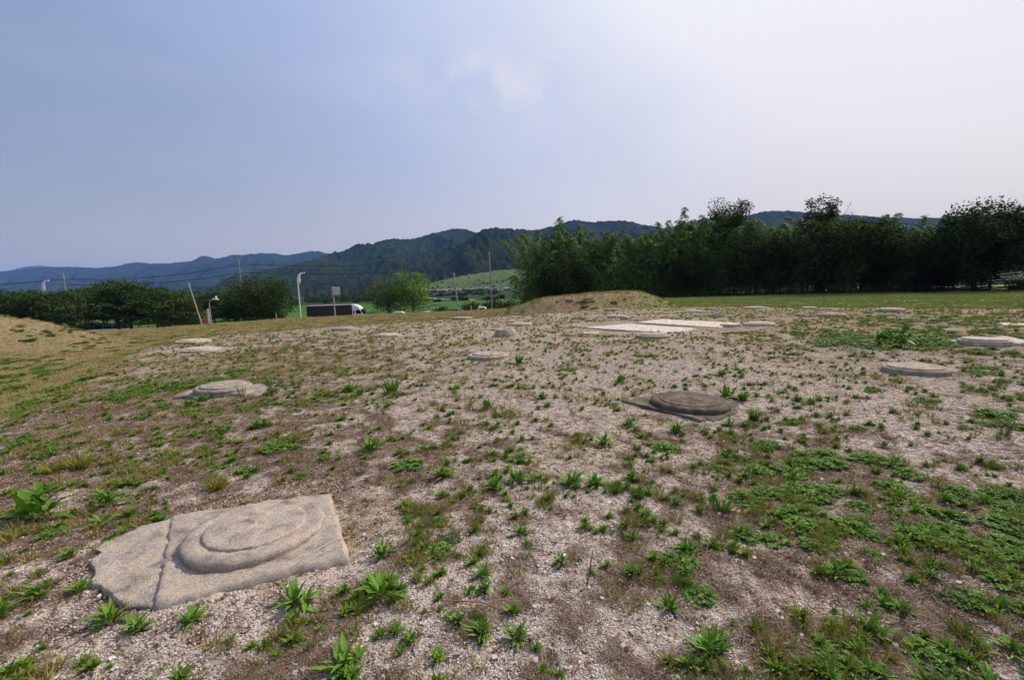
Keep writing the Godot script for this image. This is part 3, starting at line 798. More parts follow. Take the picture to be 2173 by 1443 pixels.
func wire(label: String, a: Vector3, b: Vector3, sag: float) -> void:
	var path := []; var radii := []
	for k in 25:
		var t := k / 24.0
		path.append(a.lerp(b, t) + Vector3.DOWN * sag * 4.0 * t * (1.0 - t)); radii.append(0.05)
	var s := Shape.new(); s.tube(path, radii, 5)
	tag(piece("power_line", s.made(), M.black_rubber), label, "power line", "power lines strung between the utility poles")

func winged_lamp(label: String, x: float, z: float, height: float) -> void:
	var t := thing("street_lamp", label, "street lamp", Vector3(x, land(x, z), z), 0.0, "white street lamps along the road")
	piece("post", pole_shape(Vector3(0, -0.4, 0), Vector3(0, height - 1.6, 0), 0.12, 0.09), M.white_paint, t)
	# two upswept leaf-like blades, one above the other, with a lamp at the tip
	for w in [[height - 1.9, 1.7, 0.34, 0.55], [height - 1.1, 1.5, 0.26, 0.95]]:
		var s := Shape.new()
		var path := []; var radii := []
		for k in 9:
			var u := k / 8.0
			path.append(Vector3(0.0 + w[3] * u * u + 0.12 * sin(u * 5.0), w[0] + w[1] * u, 0.0)); radii.append(w[2] * sin(PI * (0.12 + 0.84 * u)) + 0.02)
		s.tube(path, radii, 8)
		piece("wing", s.made(), M.white_paint, t, Transform3D(Basis.from_scale(Vector3(1, 1, 0.45)), Vector3.ZERO))
	piece("lamp_head", boxed(Vector3(0.7, 0.14, 0.3), 0.04), M.white_paint, t, Transform3D(Basis(Vector3.BACK, 0.25), Vector3(1.15, height + 0.25, 0)))

func roadside() -> void:
	winged_lamp("white street lamp with winged blades rising above the trees at far left", -91.0, -88.0, 10.2)
	winged_lamp("tall white street lamp with winged blades left of the lorry", -40.6, -86.5, 9.9)
	# a lamp on a curved arm with two banners
	var t := thing("street_lamp", "street lamp with curved arm and upright banner beside the leaning pole", "street lamp", on_land(-53.6, -80), 0.0, "white street lamps along the road")
	var s := Shape.new()
	var path := [Vector3(0, -0.4, 0), Vector3(0, 4.6, 0)]; var radii := [0.09, 0.08]
	for k in 7:
		var a := PI - k * PI / 12.0
		path.append(Vector3(0.75 + 0.75 * cos(a), 4.9 + 0.9 * sin(a), 0)); radii.append(0.07)
	s.tube(path, radii, 8)
	piece("post", s.made(), M.galvanised, t)
	piece("lamp_head", boxed(Vector3(1.0, 0.2, 0.36), 0.06), M.white_paint, t, Transform3D(Basis(Vector3.BACK, -0.12), Vector3(1.2, 5.78, 0)))
	piece("lamp_hood", boxed(Vector3(0.25, 0.5, 0.25), 0.05), M.white_paint, t, move(1.3, 6.1, 0))
	for w in [[-0.32, 2.5, M.white_paint, "white_banner", 0.36], [-0.95, 2.1, M.banner, "red_banner", 0.8]]:
		var b := piece(w[3], boxed(Vector3(w[4], 2.5 if w[4] < 0.5 else 1.6, 0.04)), w[2], t, move(w[0], w[1] + (0.4 if w[4] < 0.5 else 0.1), 0))
		if w[4] > 0.5: piece("yellow_strip", boxed(Vector3(0.8, 0.42, 0.05)), M.banner_yellow, b, move(0, -1.02, 0))
	for y in [1.3, 3.9]: piece("bracket", bar(Vector3(0, y, 0), Vector3(-1.35 if y < 2.0 else -0.5, y, 0), 0.03), M.galvanised, t)
	piece("control_box", boxed(Vector3(0.3, 0.45, 0.25), 0.02), M.galvanised, t, move(0.1, 1.2, 0.15))
	# bare poles
	for q in [["leaning bare timber pole in front of the road on the left", -53.5, -78.0, Vector3(-1.95, 8.6, 0), 0.14], ["bare pole leaning left, beside the dark off-road car", -9.15, -80.0, Vector3(-0.75, 8.8, 0), 0.17], ["tall thin upright pole left of the bamboo grove", -3.7, -88.0, Vector3(-0.12, 12.9, 0), 0.16]]:
		var g := on_land(q[1], q[2])
		var o := thing("bare_pole", q[0], "pole", g, 0.0)
		piece("shaft", pole_shape(Vector3(0, -0.6, 0), q[3], q[4], q[4] * 0.75), M.pole_wood, o)
		piece("cap", bar((q[3] as Vector3) * 0.985, q[3] as Vector3 + Vector3.UP * 0.1, q[4] * 0.9, 8), M.galvanised, o)
	# a sign board seen from behind
	t = thing("road_sign", "road sign seen from behind, in front of the black lorry", "road sign", on_land(-33.6, -86), 0.15)
	piece("post", pole_shape(Vector3(-0.1, -0.5, 0), Vector3(-0.25, 7.3, 0), 0.13, 0.12), M.galvanised, t)
	var board := piece("board", boxed(Vector3(1.5, 1.5, 0.05), 0.01), plain(lin(0.50, 0.52, 0.54), 0.5, 0.2), t, move(0.28, 6.6, -0.16))
	for k in [-0.5, 0.0, 0.5]: piece("rib", boxed(Vector3(0.08, 1.44, 0.06)), M.galvanised, board, move(k, 0, 0.055))
	piece("bracket", boxed(Vector3(1.2, 0.1, 0.1)), M.galvanised, t, move(0.2, 5.8, -0.06))
	# short posts by the road
	for q in [["short white marker post between the round tree and the tall lamp", -45.6, -87.0, 2.9], ["thin grey marker post left of the white lorry cab", -8.0, -90.0, 2.9]]:
		var o := thing("marker_post", q[0], "post", on_land(q[1], q[2]))
		piece("post", bar(Vector3(0, -0.3, 0), Vector3(0, q[3] - 0.2, 0), 0.07, 8), M.white_paint, o)
		piece("cap", bar(Vector3(0, q[3] - 0.2, 0), Vector3(0, q[3], 0), 0.085, 8), M.galvanised, o)
	# guard rails on the far side of the road
	for q in [["dark guard rail behind the trees on the far left side", -128, -92], ["dark guard rail from the leaning pole to the round tree", -90, -46], ["dark guard rail between the lorry and the pickup", -30.0, -18.0]]:
		var o := thing("guard_rail", q[0], "guard rail", Vector3(q[1], -3.98, ROAD_Z - 4.6), 0.0, "guard rails along the far side of the road")
		var length: float = q[2] - q[1]
		for y in [0.75, 1.02]: piece("rail", boxed(Vector3(length, 0.22 if y < 1.0 else 0.08, 0.07), 0.02), M.dark_steel, o, move(length * 0.5, y, 0.09))
		for k in int(length / 2.0) + 1: piece("post", boxed(Vector3(0.12, 1.5, 0.12)), M.dark_steel, o, move(k * 2.0, 0.33, 0))
	# power lines
	var p1 := utility_pole("utility pole with one crossarm above the left trees", -127.9, -130, 15.6, [13.7])
	var p2 := utility_pole("tall utility pole with two crossarms above the round tree", -83.3, -140, 18.8, [14.4, 16.9])
	var a1 := p1.position + Vector3(0, 14.0, -0.2); var a2 := p2.position + Vector3(0, 17.2, -0.2); var a3 := p2.position + Vector3(0, 14.7, -0.2)
	var far := Vector3(30.0, 18.0, -190.0)
	for k in [-1.1, 1.1]:
		var o := Vector3(k, 0, 0)
		var side := "outer" if k < 0 else "inner"
		wire("upper %s power line from the left pole to the tall pole" % side, a1 + o, a2 + o, 1.6)
		wire("lower %s power line running left from the tall pole" % side, a3 + o, a1 + o + Vector3(0, -1.6, 0), 1.4)
		wire("upper %s power line running right from the tall pole" % side, a2 + o, far + o, 3.0)
		wire("lower %s power line running right from the tall pole" % side, a3 + o, far + o + Vector3(0, -3.0, 0), 3.0)
		wire("%s power line leaving the left pole out of the picture" % side, a1 + o, Vector3(-230 + k, 8.6, -128), 1.5)

# ---------------------------------------------------------------- vehicles
func wheel_on(t: Node3D, x: float, y: float, z: float, r: float, w: float) -> void:
	var turn := Basis(Vector3.RIGHT, PI / 2)
	var s := Shape.new()
	s.lathe([Vector2(0.001, -w / 2), Vector2(r * 0.85, -w / 2), Vector2(r, -w * 0.35), Vector2(r, w * 0.35), Vector2(r * 0.85, w / 2), Vector2(0.001, w / 2)], 20)
	var wh := piece("wheel", s.made(), M.black_rubber, t, Transform3D(turn, Vector3(x, y, z)))
	s = Shape.new()
	s.lathe([Vector2(0.001, -w * 0.54), Vector2(r * 0.55, -w * 0.52), Vector2(r * 0.58, 0), Vector2(r * 0.55, w * 0.52), Vector2(0.001, w * 0.54)], 16)
	piece("rim", s.made(), M.silver, wh)

# a body from side outlines (x, y) swept across the width; narrow pulls the upper corners in
func side_body(outline: Array, width: float, narrow_from: float, narrow: float) -> ArrayMesh:
	var s := Shape.new()
	var n := outline.size()
	var rows := PackedVector3Array()
	for z in [-1.0, -0.92, 0.92, 1.0]:
		for q: Vector2 in outline:
			var half := width * 0.5 * (1.0 - narrow * ease01_(narrow_from, narrow_from + 0.9, q.y))
			var inset := 0.06 if absf(z) > 0.95 else 0.0
			var mid := Vector2.ZERO
			for e: Vector2 in outline: mid += e / n
			var f: Vector2 = q + (mid - q).normalized() * inset
			rows.append(Vector3(f.x, f.y, half * z))
	for r in 3:
		for k in n:
			var a := r * n + k; var b := r * n + (k + 1) % n
			s.quad(rows[a], rows[b], rows[b + n], rows[a + n])
	for k in range(1, n - 1):
		s.tri(rows[0], rows[k + 1], rows[k]); s.tri(rows[3 * n], rows[3 * n + k], rows[3 * n + k + 1])
	return s.made()

static func ease01_(a: float, b: float, x: float) -> float:
	var t := clampf((x - a) / (b - a), 0.0, 1.0)
	return t * t * (3.0 - 2.0 * t)

# dark glass standing a little proud of both sides
func side_panes(t: Node3D, called: String, corners: Array, z: float, mat: Material) -> void:
	for s in [-1.0, 1.0]:
		var sh := Shape.new()
		var p := []
		for q: Vector2 in corners: p.append(Vector3(q.x, q.y, s * z))
		if s > 0: p.reverse()
		for k in range(1, p.size() - 1): sh.tri(p[0], p[k], p[k + 1]); sh.tri(p[0], p[k + 1], p[k])
		piece(called, sh.made(), mat, t)

func vehicles() -> void:
	var y := -3.98
	# black curtain-sided lorry with a white cab, driving right
	var t := thing("lorry", "long black box lorry with white cab and roof fairing on the road", "lorry", Vector3(-41.4, y, ROAD_Z + 1.9))
	piece("cargo_box", boxed(Vector3(9.0, 2.65, 2.5), 0.05), M.black_tarp, t, move(4.5, 2.27, 0))
	piece("box_roof", boxed(Vector3(9.04, 0.08, 2.54), 0.02), M.silver, t, move(4.5, 3.64, 0))
	for k in 9: piece("curtain_seam", boxed(Vector3(0.05, 2.5, 2.53)), plain(lin(0.02, 0.02, 0.022), 0.5), t, move(0.6 + k, 2.25, 0))
	piece("chassis", boxed(Vector3(10.6, 0.3, 1.0), 0.03), M.dark_steel, t, move(5.3, 0.78, 0))
	piece("cab", side_body([Vector2(9.15, 0.6), Vector2(9.15, 2.6), Vector2(9.3, 2.72), Vector2(10.75, 2.66), Vector2(11.0, 2.45), Vector2(11.3, 1.5), Vector2(11.35, 0.75), Vector2(11.25, 0.5)], 2.35, 2.0, 0.06), M.white_paint, t)
	piece("roof_fairing", side_body([Vector2(9.12, 2.74), Vector2(9.12, 3.66), Vector2(9.5, 3.62), Vector2(10.1, 3.42), Vector2(10.6, 3.08), Vector2(10.8, 2.72)], 2.2, 2.9, 0.12), M.white_paint, t)
	side_panes(t, "side_window", [Vector2(9.95, 1.75), Vector2(9.95, 2.5), Vector2(10.72, 2.5), Vector2(10.98, 1.75)], 1.185, M.glass_dark)
	side_panes(t, "rear_quarter_window", [Vector2(9.4, 1.75), Vector2(9.4, 2.45), Vector2(9.62, 2.45), Vector2(9.62, 1.75)], 1.185, M.glass_dark)
	var s := Shape.new()
	s.quad(Vector3(11.09, 2.4, -1.05), Vector3(11.09, 2.4, 1.05), Vector3(11.32, 1.6, 1.08), Vector3(11.32, 1.6, -1.08))
	piece("windscreen", s.made(), M.glass_dark, t)
	piece("sun_visor", boxed(Vector3(0.3, 0.08, 2.1)), M.black_tarp, t, Transform3D(Basis(Vector3.BACK, -0.3), Vector3(11.15, 2.6, 0)))
	for z in [-0.85, 0.85]: piece("headlight", boxed(Vector3(0.12, 0.25, 0.45), 0.03), M.headlight, t, move(11.36, 0.95, z))
	for z in [-1.35, 1.35]: piece("mirror", boxed(Vector3(0.1, 0.7, 0.2), 0.03), M.black_tarp, t, move(11.1, 2.1, z))
	piece("bumper", boxed(Vector3(0.3, 0.4, 2.3), 0.06), M.white_paint, t, move(11.32, 0.55, 0))
	for x in [2.0, 3.2, 10.2]:
		for z in [-1.05, 1.05]: wheel_on(t, x, 0.5, z, 0.5, 0.3)
	# white double-cab pickup
	t = thing("pickup_truck", "white double-cab pickup under the bright green tree", "pickup truck", Vector3(-25.3, y, -90.6))
	piece("body", side_body([Vector2(0.1, 0.45), Vector2(0.0, 1.05), Vector2(1.5, 1.12), Vector2(3.4, 1.1), Vector2(4.7, 1.0), Vector2(4.95, 0.8), Vector2(4.95, 0.4)], 1.75, 2.0, 0.0), M.white_paint, t)
	piece("cabin", side_body([Vector2(1.45, 1.1), Vector2(1.6, 1.78), Vector2(1.85, 1.9), Vector2(3.2, 1.9), Vector2(3.5, 1.82), Vector2(4.1, 1.1)], 1.62, 1.2, 0.12), M.white_paint, t)
	side_panes(t, "side_window", [Vector2(1.75, 1.2), Vector2(1.85, 1.72), Vector2(2.55, 1.74), Vector2(2.55, 1.2)], 0.80, M.glass_dark)
	side_panes(t, "front_side_window", [Vector2(2.68, 1.2), Vector2(2.68, 1.74), Vector2(3.3, 1.72), Vector2(3.75, 1.2)], 0.80, M.glass_dark)
	for x in [0.95, 4.05]:
		for z in [-0.78, 0.78]: wheel_on(t, x, 0.38, z, 0.38, 0.24)
	for z in [-0.7, 0.7]: piece("headlight", boxed(Vector3(0.1, 0.2, 0.3), 0.02), M.headlight, t, move(4.95, 0.85, z))
	# white car, roof just showing
	car("white_car", "white saloon car whose roof shows above the bank", "car", Vector3(-19.4, y + 0.1, -92.2), M.white_paint, 1.6, 4.7)
	car("offroad_car", "dark grey off-road car behind the leaning bare pole", "car", Vector3(-13.4, y, -95.6), M.grey_paint, 1.85, 4.7)
	# small white lorry cab
	t = thing("small_lorry", "small lorry with a white cab near the tall thin pole", "lorry", Vector3(-9.9, y, -91.4))
	piece("cab", side_body([Vector2(3.2, 0.45), Vector2(3.2, 2.1), Vector2(3.35, 2.24), Vector2(4.6, 2.22), Vector2(4.85, 2.05), Vector2(5.05, 1.2), Vector2(5.05, 0.45)], 1.75, 1.6, 0.08), M.white_paint, t)
	side_panes(t, "side_window", [Vector2(3.55, 1.3), Vector2(3.55, 2.0), Vector2(4.5, 2.0), Vector2(4.8, 1.3)], 0.885, M.glass_dark)
	piece("cargo_bed", boxed(Vector3(3.1, 0.5, 1.8), 0.03), M.galvanised, t, move(1.6, 0.95, 0))
	piece("beacon", boxed(Vector3(0.3, 0.22, 0.9), 0.05), M.lamp_lens, t, move(3.55, 2.36, 0))
	for x in [0.9, 4.3]:
		for z in [-0.75, 0.75]: wheel_on(t, x, 0.36, z, 0.36, 0.22)

func car(called: String, label: String, category: String, at: Vector3, paint: Material, high: float, long: float) -> void:
	var t := thing(called, label, category, at)
	var k := high / 1.5
	var l := long / 4.6
	piece("body", side_body([Vector2(0.15 * l, 0.35 * k), Vector2(0.0, 0.7 * k), Vector2(0.1 * l, 0.98 * k), Vector2(1.2 * l, 1.02 * k), Vector2(3.3 * l, 0.98 * k), Vector2(4.3 * l, 0.85 * k), Vector2(4.6 * l, 0.62 * k), Vector2(4.55 * l, 0.32 * k)], 1.78, 2.0, 0.0), paint, t)
	piece("cabin", side_body([Vector2(0.45 * l, 1.0 * k), Vector2(0.95 * l, 1.36 * k), Vector2(1.5 * l, 1.48 * k), Vector2(2.2 * l, 1.5 * k), Vector2(2.7 * l, 1.42 * k), Vector2(3.45 * l, 0.98 * k)], 1.6, 0.9 * k, 0.2), paint, t)
	side_panes(t, "side_window", [Vector2(1.0 * l, 1.04 * k), Vector2(1.3 * l, 1.34 * k), Vector2(1.95 * l, 1.4 * k), Vector2(1.95 * l, 1.04 * k)], 0.79, M.glass_dark)
	side_panes(t, "front_side_window", [Vector2(2.05 * l, 1.04 * k), Vector2(2.05 * l, 1.4 * k), Vector2(2.6 * l, 1.36 * k), Vector2(3.15 * l, 1.04 * k)], 0.79, M.glass_dark)
	for x in [0.85 * l, 3.75 * l]:
		for z in [-0.8, 0.8]: wheel_on(t, x, 0.33 * k, z, 0.33 * k, 0.22)
	for z in [-0.65, 0.65]: piece("headlight", boxed(Vector3(0.1, 0.14, 0.35), 0.03), M.headlight, t, move(4.5 * l, 0.68 * k, z))

# ---------------------------------------------------------------- the far village
func village() -> void:
	var r := rng(44)
	var walls := [lin(0.27, 0.26, 0.24), lin(0.34, 0.33, 0.31), lin(0.2, 0.185, 0.165)]
	var roofs := [[lin(0.10, 0.12, 0.16), "slate blue"], [lin(0.15, 0.155, 0.165), "grey"], [lin(0.08, 0.08, 0.085), "black"], [lin(0.1, 0.22, 0.34), "bright blue"]]
	var spots := [[-128, -660, 1], [-118, -668, 0], [-108, -655, 2], [-98, -664, 1], [-88, -672, 0], [-77, -660, 1], [-66, -667, 2], [-56, -655, 1], [-46, -664, 0], [-34, -660, 1], [-22, -668, 2], [-3.5, -560, 3]]
	for k in spots.size():
		var q = spots[k]
		var w := r.randf_range(6.0, 9.0); var h := r.randf_range(2.8, 3.6); var d := r.randf_range(6, 8)
		var where: String = "far right of the village, nearest the bamboo" if k == 11 else "%s from the left in the far village row" % ORDER[k]
		var t := thing("house", "small house with %s roof, %s" % [roofs[q[2]][1], where], "house", on_land(q[0], q[1], -0.3), r.randf_range(-0.5, 0.5), "houses of the far village")
		piece("wall", boxed(Vector3(w, h, d)), plain(walls[k % 3], 0.9), t, move(0, h * 0.5, 0))
		var s := Shape.new()
		var e := 0.7; var ry := h + 1.9
		var a := Vector3(-w / 2 - e, h - 0.1, d / 2 + e); var b := Vector3(w / 2 + e, h - 0.1, d / 2 + e)
		var c := Vector3(w / 2 + e, h - 0.1, -d / 2 - e); var f := Vector3(-w / 2 - e, h - 0.1, -d / 2 - e)
		var g := Vector3(-w / 2 + 1, ry, 0); var i := Vector3(w / 2 - 1, ry, 0)
		s.quad(a, g, i, b); s.quad(c, i, g, f); s.tri(f, g, a); s.tri(b, i, c); s.quad(a, b, c, f)
		piece("roof", s.made(), plain(roofs[q[2]][0], 0.7), t)
		for x in [-0.28, 0.22]: piece("window", boxed(Vector3(1.4, 1.1, 0.1)), M.glass_dark, t, move(w * x, h * 0.55, d / 2 + 0.03))
		piece("door", boxed(Vector3(1.0, 2.0, 0.1)), M.pole_wood, t, move(0, 1.0, d / 2 + 0.03))
	# utility poles of the village and a small white shrine-like building by the fields
	for x in [-112, -84, -51, -30]:
		var o := thing("village_pole", "thin pale pole among the far houses, %s from the left" % ORDER[[-112, -84, -51, -30].find(x)], "utility pole", on_land(x, -640), 0.0, "thin poles among the far houses")
		piece("pole", pole_shape(Vector3(0, -0.5, 0), Vector3(0, 13, 0), 0.35, 0.25), M.pole_concrete, o)

const ORDER = ["first", "second", "third", "fourth", "fifth", "sixth", "seventh", "eighth", "ninth", "tenth", "eleventh", "twelfth", "thirteenth", "fourteenth", "fifteenth", "sixteenth", "seventeenth", "eighteenth", "nineteenth"]
const TENS = ["twent", "thirt", "fort", "fift", "sixt", "sevent", "eight", "ninet"]

# the k-th in words, counting from 0
func nth(k: int) -> String:
	if k < 19: return ORDER[k]
	var n := k + 1
	if n >= 100: return "hundred-and-" + nth(n - 101) if n > 100 else "hundredth"
	return TENS[n / 10 - 2] + ("ieth" if n % 10 == 0 else "y-" + ORDER[n % 10 - 1])

# names each of a group of look-alikes by its place in the row as seen from the platform
func count_from_left(list: Array, pattern: String) -> void:
	list.sort_custom(func(a, b): return a.position.x / -a.position.z < b.position.x / -b.position.z)
	for k in list.size(): list[k].set_meta("label", pattern % nth(k))

# ---------------------------------------------------------------- trees
# leaves gathered in clumps round the given centres (Vector4: place and radius)
func crown_shape(clumps: Array, leaves: int, size: float, dark: Color, light: Color, r: RandomNumberGenerator, flat := 0.8, long := 1.9) -> ArrayMesh:
	var s := Shape.new()
	for q: Vector4 in clumps:
		var tone := r.randf()
		for k in leaves:
			var d := Vector3(r.randfn(), r.randfn() * flat, r.randfn()).limit_length(1.7) * 0.5
			var pos := Vector3(q.x, q.y, q.z) + d * q.w
			var out := (d + Vector3(r.randfn(), r.randfn() * 0.6 - 0.25, r.randfn()) * 0.7).normalized()
			var side := out.cross(Vector3(r.randfn() * 0.5, 1, r.randfn() * 0.5)).normalized()
			s.tint = dark.lerp(light, clampf(tone * 0.6 + r.randf() * 0.5 - 0.05, 0, 1))
			var l := size * r.randf_range(0.65, 1.3)
			s.leaf(pos, out, side, l, l / long)
	return s.made()

# trunk, limbs and clump centres filling an uneven ellipsoid
func tree_parts(height: float, spread: float, low: float, n: int, girth: float, r: RandomNumberGenerator, pads := false) -> Array:
	var s := Shape.new()
	var clumps := []
	var lean := Vector3(r.randf_range(-0.06, 0.06), 1, r.randf_range(-0.06, 0.06))
	var fork := height * low
	s.tube([Vector3(0, -0.4, 0), Vector3(0, 0, 0), lean * fork * 0.5, lean * fork], [girth * 1.5, girth * 1.15, girth * 0.9, girth * 0.8], 9)
	for k in n:
		var a := k * 2.39996 + r.randf_range(-0.4, 0.4)
		var t := (k + 0.5) / n
		var up := lerpf(low * 0.95 + 0.06, 0.97, pow(t, 0.75))
		var reach := spread * sqrt(clampf(1.0 - pow((up - 0.55) / 0.52, 2.0), 0.05, 1.0)) * r.randf_range(0.55, 1.0)
		if pads: reach = spread * (1.0 - 0.72 * t * t) * r.randf_range(0.5, 1.05)
		var tip := Vector3(cos(a) * reach, height * up * r.randf_range(0.93, 1.04), sin(a) * reach)
		var from := lean * fork * r.randf_range(0.75, 1.0) + Vector3(0, maxf(0.0, tip.y - fork) * 0.3, 0)
		var mid := from.lerp(tip, 0.55) + Vector3(r.randf_range(-0.3, 0.3), reach * 0.10, r.randf_range(-0.3, 0.3))
		s.tube([from, mid, tip], [girth * 0.42, girth * 0.24, girth * 0.07], 6, false)
		var size := spread * r.randf_range(0.24, 0.40)
		clumps.append(Vector4(tip.x, tip.y, tip.z, size))
		if k % 2 == 0: clumps.append(Vector4(mid.x, mid.y + 0.2, mid.z, size * 0.9))
	s.tube([lean * fork, lean * fork + Vector3(0, (height - fork) * 0.6, 0)], [girth * 0.75, girth * 0.15], 7, false)
	return [s.made(), clumps]

func tree(called: String, label: String, at: Vector3, parts: Array, crown: Mesh, leaf: Material, turn := 0.0, size := Vector3.ONE, group := "") -> Node3D:
	var t := thing(called, label, "tree", at, turn, group)
	piece("trunk", parts[0], M.bark, t)
	piece("crown", crown, leaf, t)
	t.scale = size
	return t

func shrub_mesh(wide: float, high: float, leaves: int, size: float, dark: Color, light: Color, r: RandomNumberGenerator) -> ArrayMesh:
	var c := []
	for k in 14:
		var a := r.randf() * TAU
		var d := sqrt(r.randf()) * wide * 0.75
		c.append(Vector4(cos(a) * d, high * r.randf_range(0.2, 0.85) * (1.0 - 0.4 * d / wide), sin(a) * d, wide * 0.5))
	return crown_shape(c, leaves, size, dark, light, r, 0.6)

func trees() -> void:
	var r := rng(70)
	var dk := Color(0.026, 0.045, 0.012); var lt := Color(0.080, 0.125, 0.032)
	# broad flat-layered trees by the road on the left: three shapes
	var shapes := []
	for k in 4:
		var parts := tree_parts(9.0, 5.2, 0.22, 34, 0.26, r, true)
		shapes.append([parts, crown_shape(parts[1], 165, 0.38, dk, lt, r, 0.30)])
	var row := [
		["spreading dark tree at the left edge of the picture", -92.0, -79, 8.9, 0], ["low-crowned dark tree, second in the roadside row from the left", -86.5, -80, 8.6, 1], ["dark tree just right of the far left lamp", -81.0, -78, 8.3, 2], ["dark tree with a crooked forked trunk behind the left mound", -74.8, -76, 8.0, 3],
		["tallest dome-topped dark tree of the roadside row", -74.5, -85, 9.6, 0], ["dark tree leaning against the tallest dome-topped one", -70.5, -83, 9.3, 2], ["dark spreading tree right of the tallest dome-topped one", -66.0, -83.5, 8.3, 1], ["dark tree with a clear black trunk before the guard rail", -62.4, -80, 7.6, 3], ["small dark tree left of the leaning timber pole", -59.6, -81, 6.6, 2], ["dark tree behind the curved street lamp", -57.5, -102, 7.2, 0], ["dark tree right of the curved street lamp", -54.5, -104, 6.6, 1],
		["brownish tree behind the far left lamp", -100, -110, 10.4, 1], ["brownish tree behind the left utility pole", -112, -118, 10.6, 2], ["brown-green tree right of the left utility pole", -103, -114, 10.2, 3], ["dark tree filling the gap at the far left", -97, -90, 8.6, 3], ["dark tree behind the second roadside tree", -89, -104, 8.2, 0], ["dark tree right of the dome-topped pair, across the road", -77, -106, 8.4, 1], ["dark low tree across the road by the guard rail", -68, -108, 7.8, 2], ["low dark tree filling the gap left of the round tree", -60.5, -98, 7.0, 1], ["low dark tree behind the leaning timber pole", -63.5, -96, 7.4, 3], ["dark tree behind the far left lamp post", -94.5, -84, 8.4, 2], ["small dark tree just left of the round tree", -57.0, -93, 6.2, 0], ["dark tree between the domed pair and the black-trunked tree", -69.0, -92, 7.8, 1]]
	for q in row:
		var sc: float = q[3] / 8.6 * (1.0 if q[3] > 9.0 else 0.95)
		tree("roadside_tree", q[0], on_land(q[1], q[2], -0.1), shapes[q[4]][0], shapes[q[4]][1], M.tree_leaf, r.randf() * TAU, Vector3(sc * r.randf_range(0.95, 1.1), sc, sc * r.randf_range(0.95, 1.1)), "dark spreading trees along the road")
	# the big round tree left of the lorry
	var p := tree_parts(9.2, 5.8, 0.06, 50, 0.35, r)
	tree("round_tree", "big round dark green tree between the curved lamp and the tall lamp", on_land(-49.6, -89.5), p, crown_shape(p[1], 260, 0.4, dk, Color(0.078, 0.12, 0.032), r), M.tree_leaf)
	# two fresh green trees right of the lorry
	p = tree_parts(10.2, 4.6, 0.16, 36, 0.2, r)
	tree("bright_tree", "bright green tree above the white pickup, right one of the two", on_land(-21.6, -99), p, crown_shape(p[1], 80, 0.42, Color(0.075, 0.14, 0.02), Color(0.22, 0.36, 0.05), r, 0.6), M.tree_leaf)
	p = tree_parts(9.2, 5.2, 0.14, 38, 0.24, r)
	tree("dull_tree", "darker brown-green tree right of the lorry cab, left one of the two", on_land(-27.2, -100), p, crown_shape(p[1], 85, 0.42, Color(0.045, 0.07, 0.016), Color(0.13, 0.175, 0.04), r, 0.45), M.tree_leaf)
	# tall narrow conifers in the plain
	var con := []
	for k in 3:
		var s := Shape.new()
		for layer in 16:
			var t := layer / 15.0
			for b in 13:
				var a := b * TAU / 13.0 + layer * 0.7 + r.randf() * 0.3
				var reach := (1.0 - t) * 2.1 * r.randf_range(0.7, 1.15) + 0.25
				var y := 1.2 + t * 14.5
				var o := Vector3(cos(a), -0.28, sin(a))
				s.tint = Color(0.018, 0.034, 0.014).lerp(Color(0.04, 0.065, 0.024), r.randf())
				s.leaf(Vector3(0, y + 0.5, 0), o, Vector3(-sin(a), 0.1, cos(a)), reach, 0.95 * (1.15 - t))
		var tr := Shape.new(); tr.tube([Vector3(0, -0.5, 0), Vector3(0, 15, 0)], [0.25, 0.05], 7)
		con.append([s.made(), tr.made()])
	var stands := [[], []]
	for k in 74:
		var left := k < 30
		var x := r.randf_range(-318, -262) if left else r.randf_range(-222, -92)
		var z := r.randf_range(-440, -410) if left else r.randf_range(-500, -468) - (x + 160) * 0.1
		var o := thing("conifer", "slender dark conifer in the %s stand beyond the fields" % ("small left" if left else "long right"), "conifer", on_land(x, z), r.randf() * TAU, "conifers of the left stand" if left else "conifers of the right stand")
		piece("crown", con[k % 3][0], M.tree_leaf, o); piece("trunk", con[k % 3][1], M.bark, o)
		var sc := r.randf_range(0.82, 1.25) * (1.0 if left else (1.15 if x < -130 else 0.9))
		o.scale = Vector3(sc, sc * r.randf_range(0.9, 1.15), sc)
		stands[0 if left else 1].append(o)
	count_from_left(stands[0], "%s slender conifer from the left in the small stand behind the leaning pole")
	count_from_left(stands[1], "%s slender conifer from the left in the long stand above the lorry")
	# bushes and hedges between the fields and the hills
	var sh := []
	for k in 4: sh.append(shrub_mesh(3.2, 3.6, 100, 0.7, Color(0.028, 0.046, 0.014), Color(0.085, 0.115, 0.035), r))
	var sets := [[-345, -160, -395, -345, 1.0, 44, "beyond the rice fields on the left"], [-170, -70, -430, -370, 1.2, 36, "under the conifer stand"], [-95, -15, -500, -440, 0.95, 40, "in the hedge row below the village"], [-130, -20, -655, -600, 0.9, 16, "around the village houses"], [-330, -110, -470, -400, 1.7, 46, "at the foot of the conifers"], [-60, -6, -345, -300, 0.8, 14, "along the earth bank"]]
	for q in sets:
		var bushes := []
		for k in int(q[5]):
			var x := r.randf_range(q[0], q[1]); var z := r.randf_range(q[2], q[3])
			var o := piece("bush", sh[k % 4], M.tree_leaf, null, Transform3D(Basis(Vector3.UP, r.randf() * TAU).scaled(Vector3(1, r.randf_range(0.7, 1.2), 1) * float(q[4]) * r.randf_range(0.7, 1.3)), on_land(x, z, -0.2)))
			tag(o, "", "bush", "bushes %s" % q[6])
			bushes.append(o)
		count_from_left(bushes, "%s dark bush from the left " + q[6])
	# young orchard bushes on the pale slope
	var where := []; var tints := PackedColorArray()
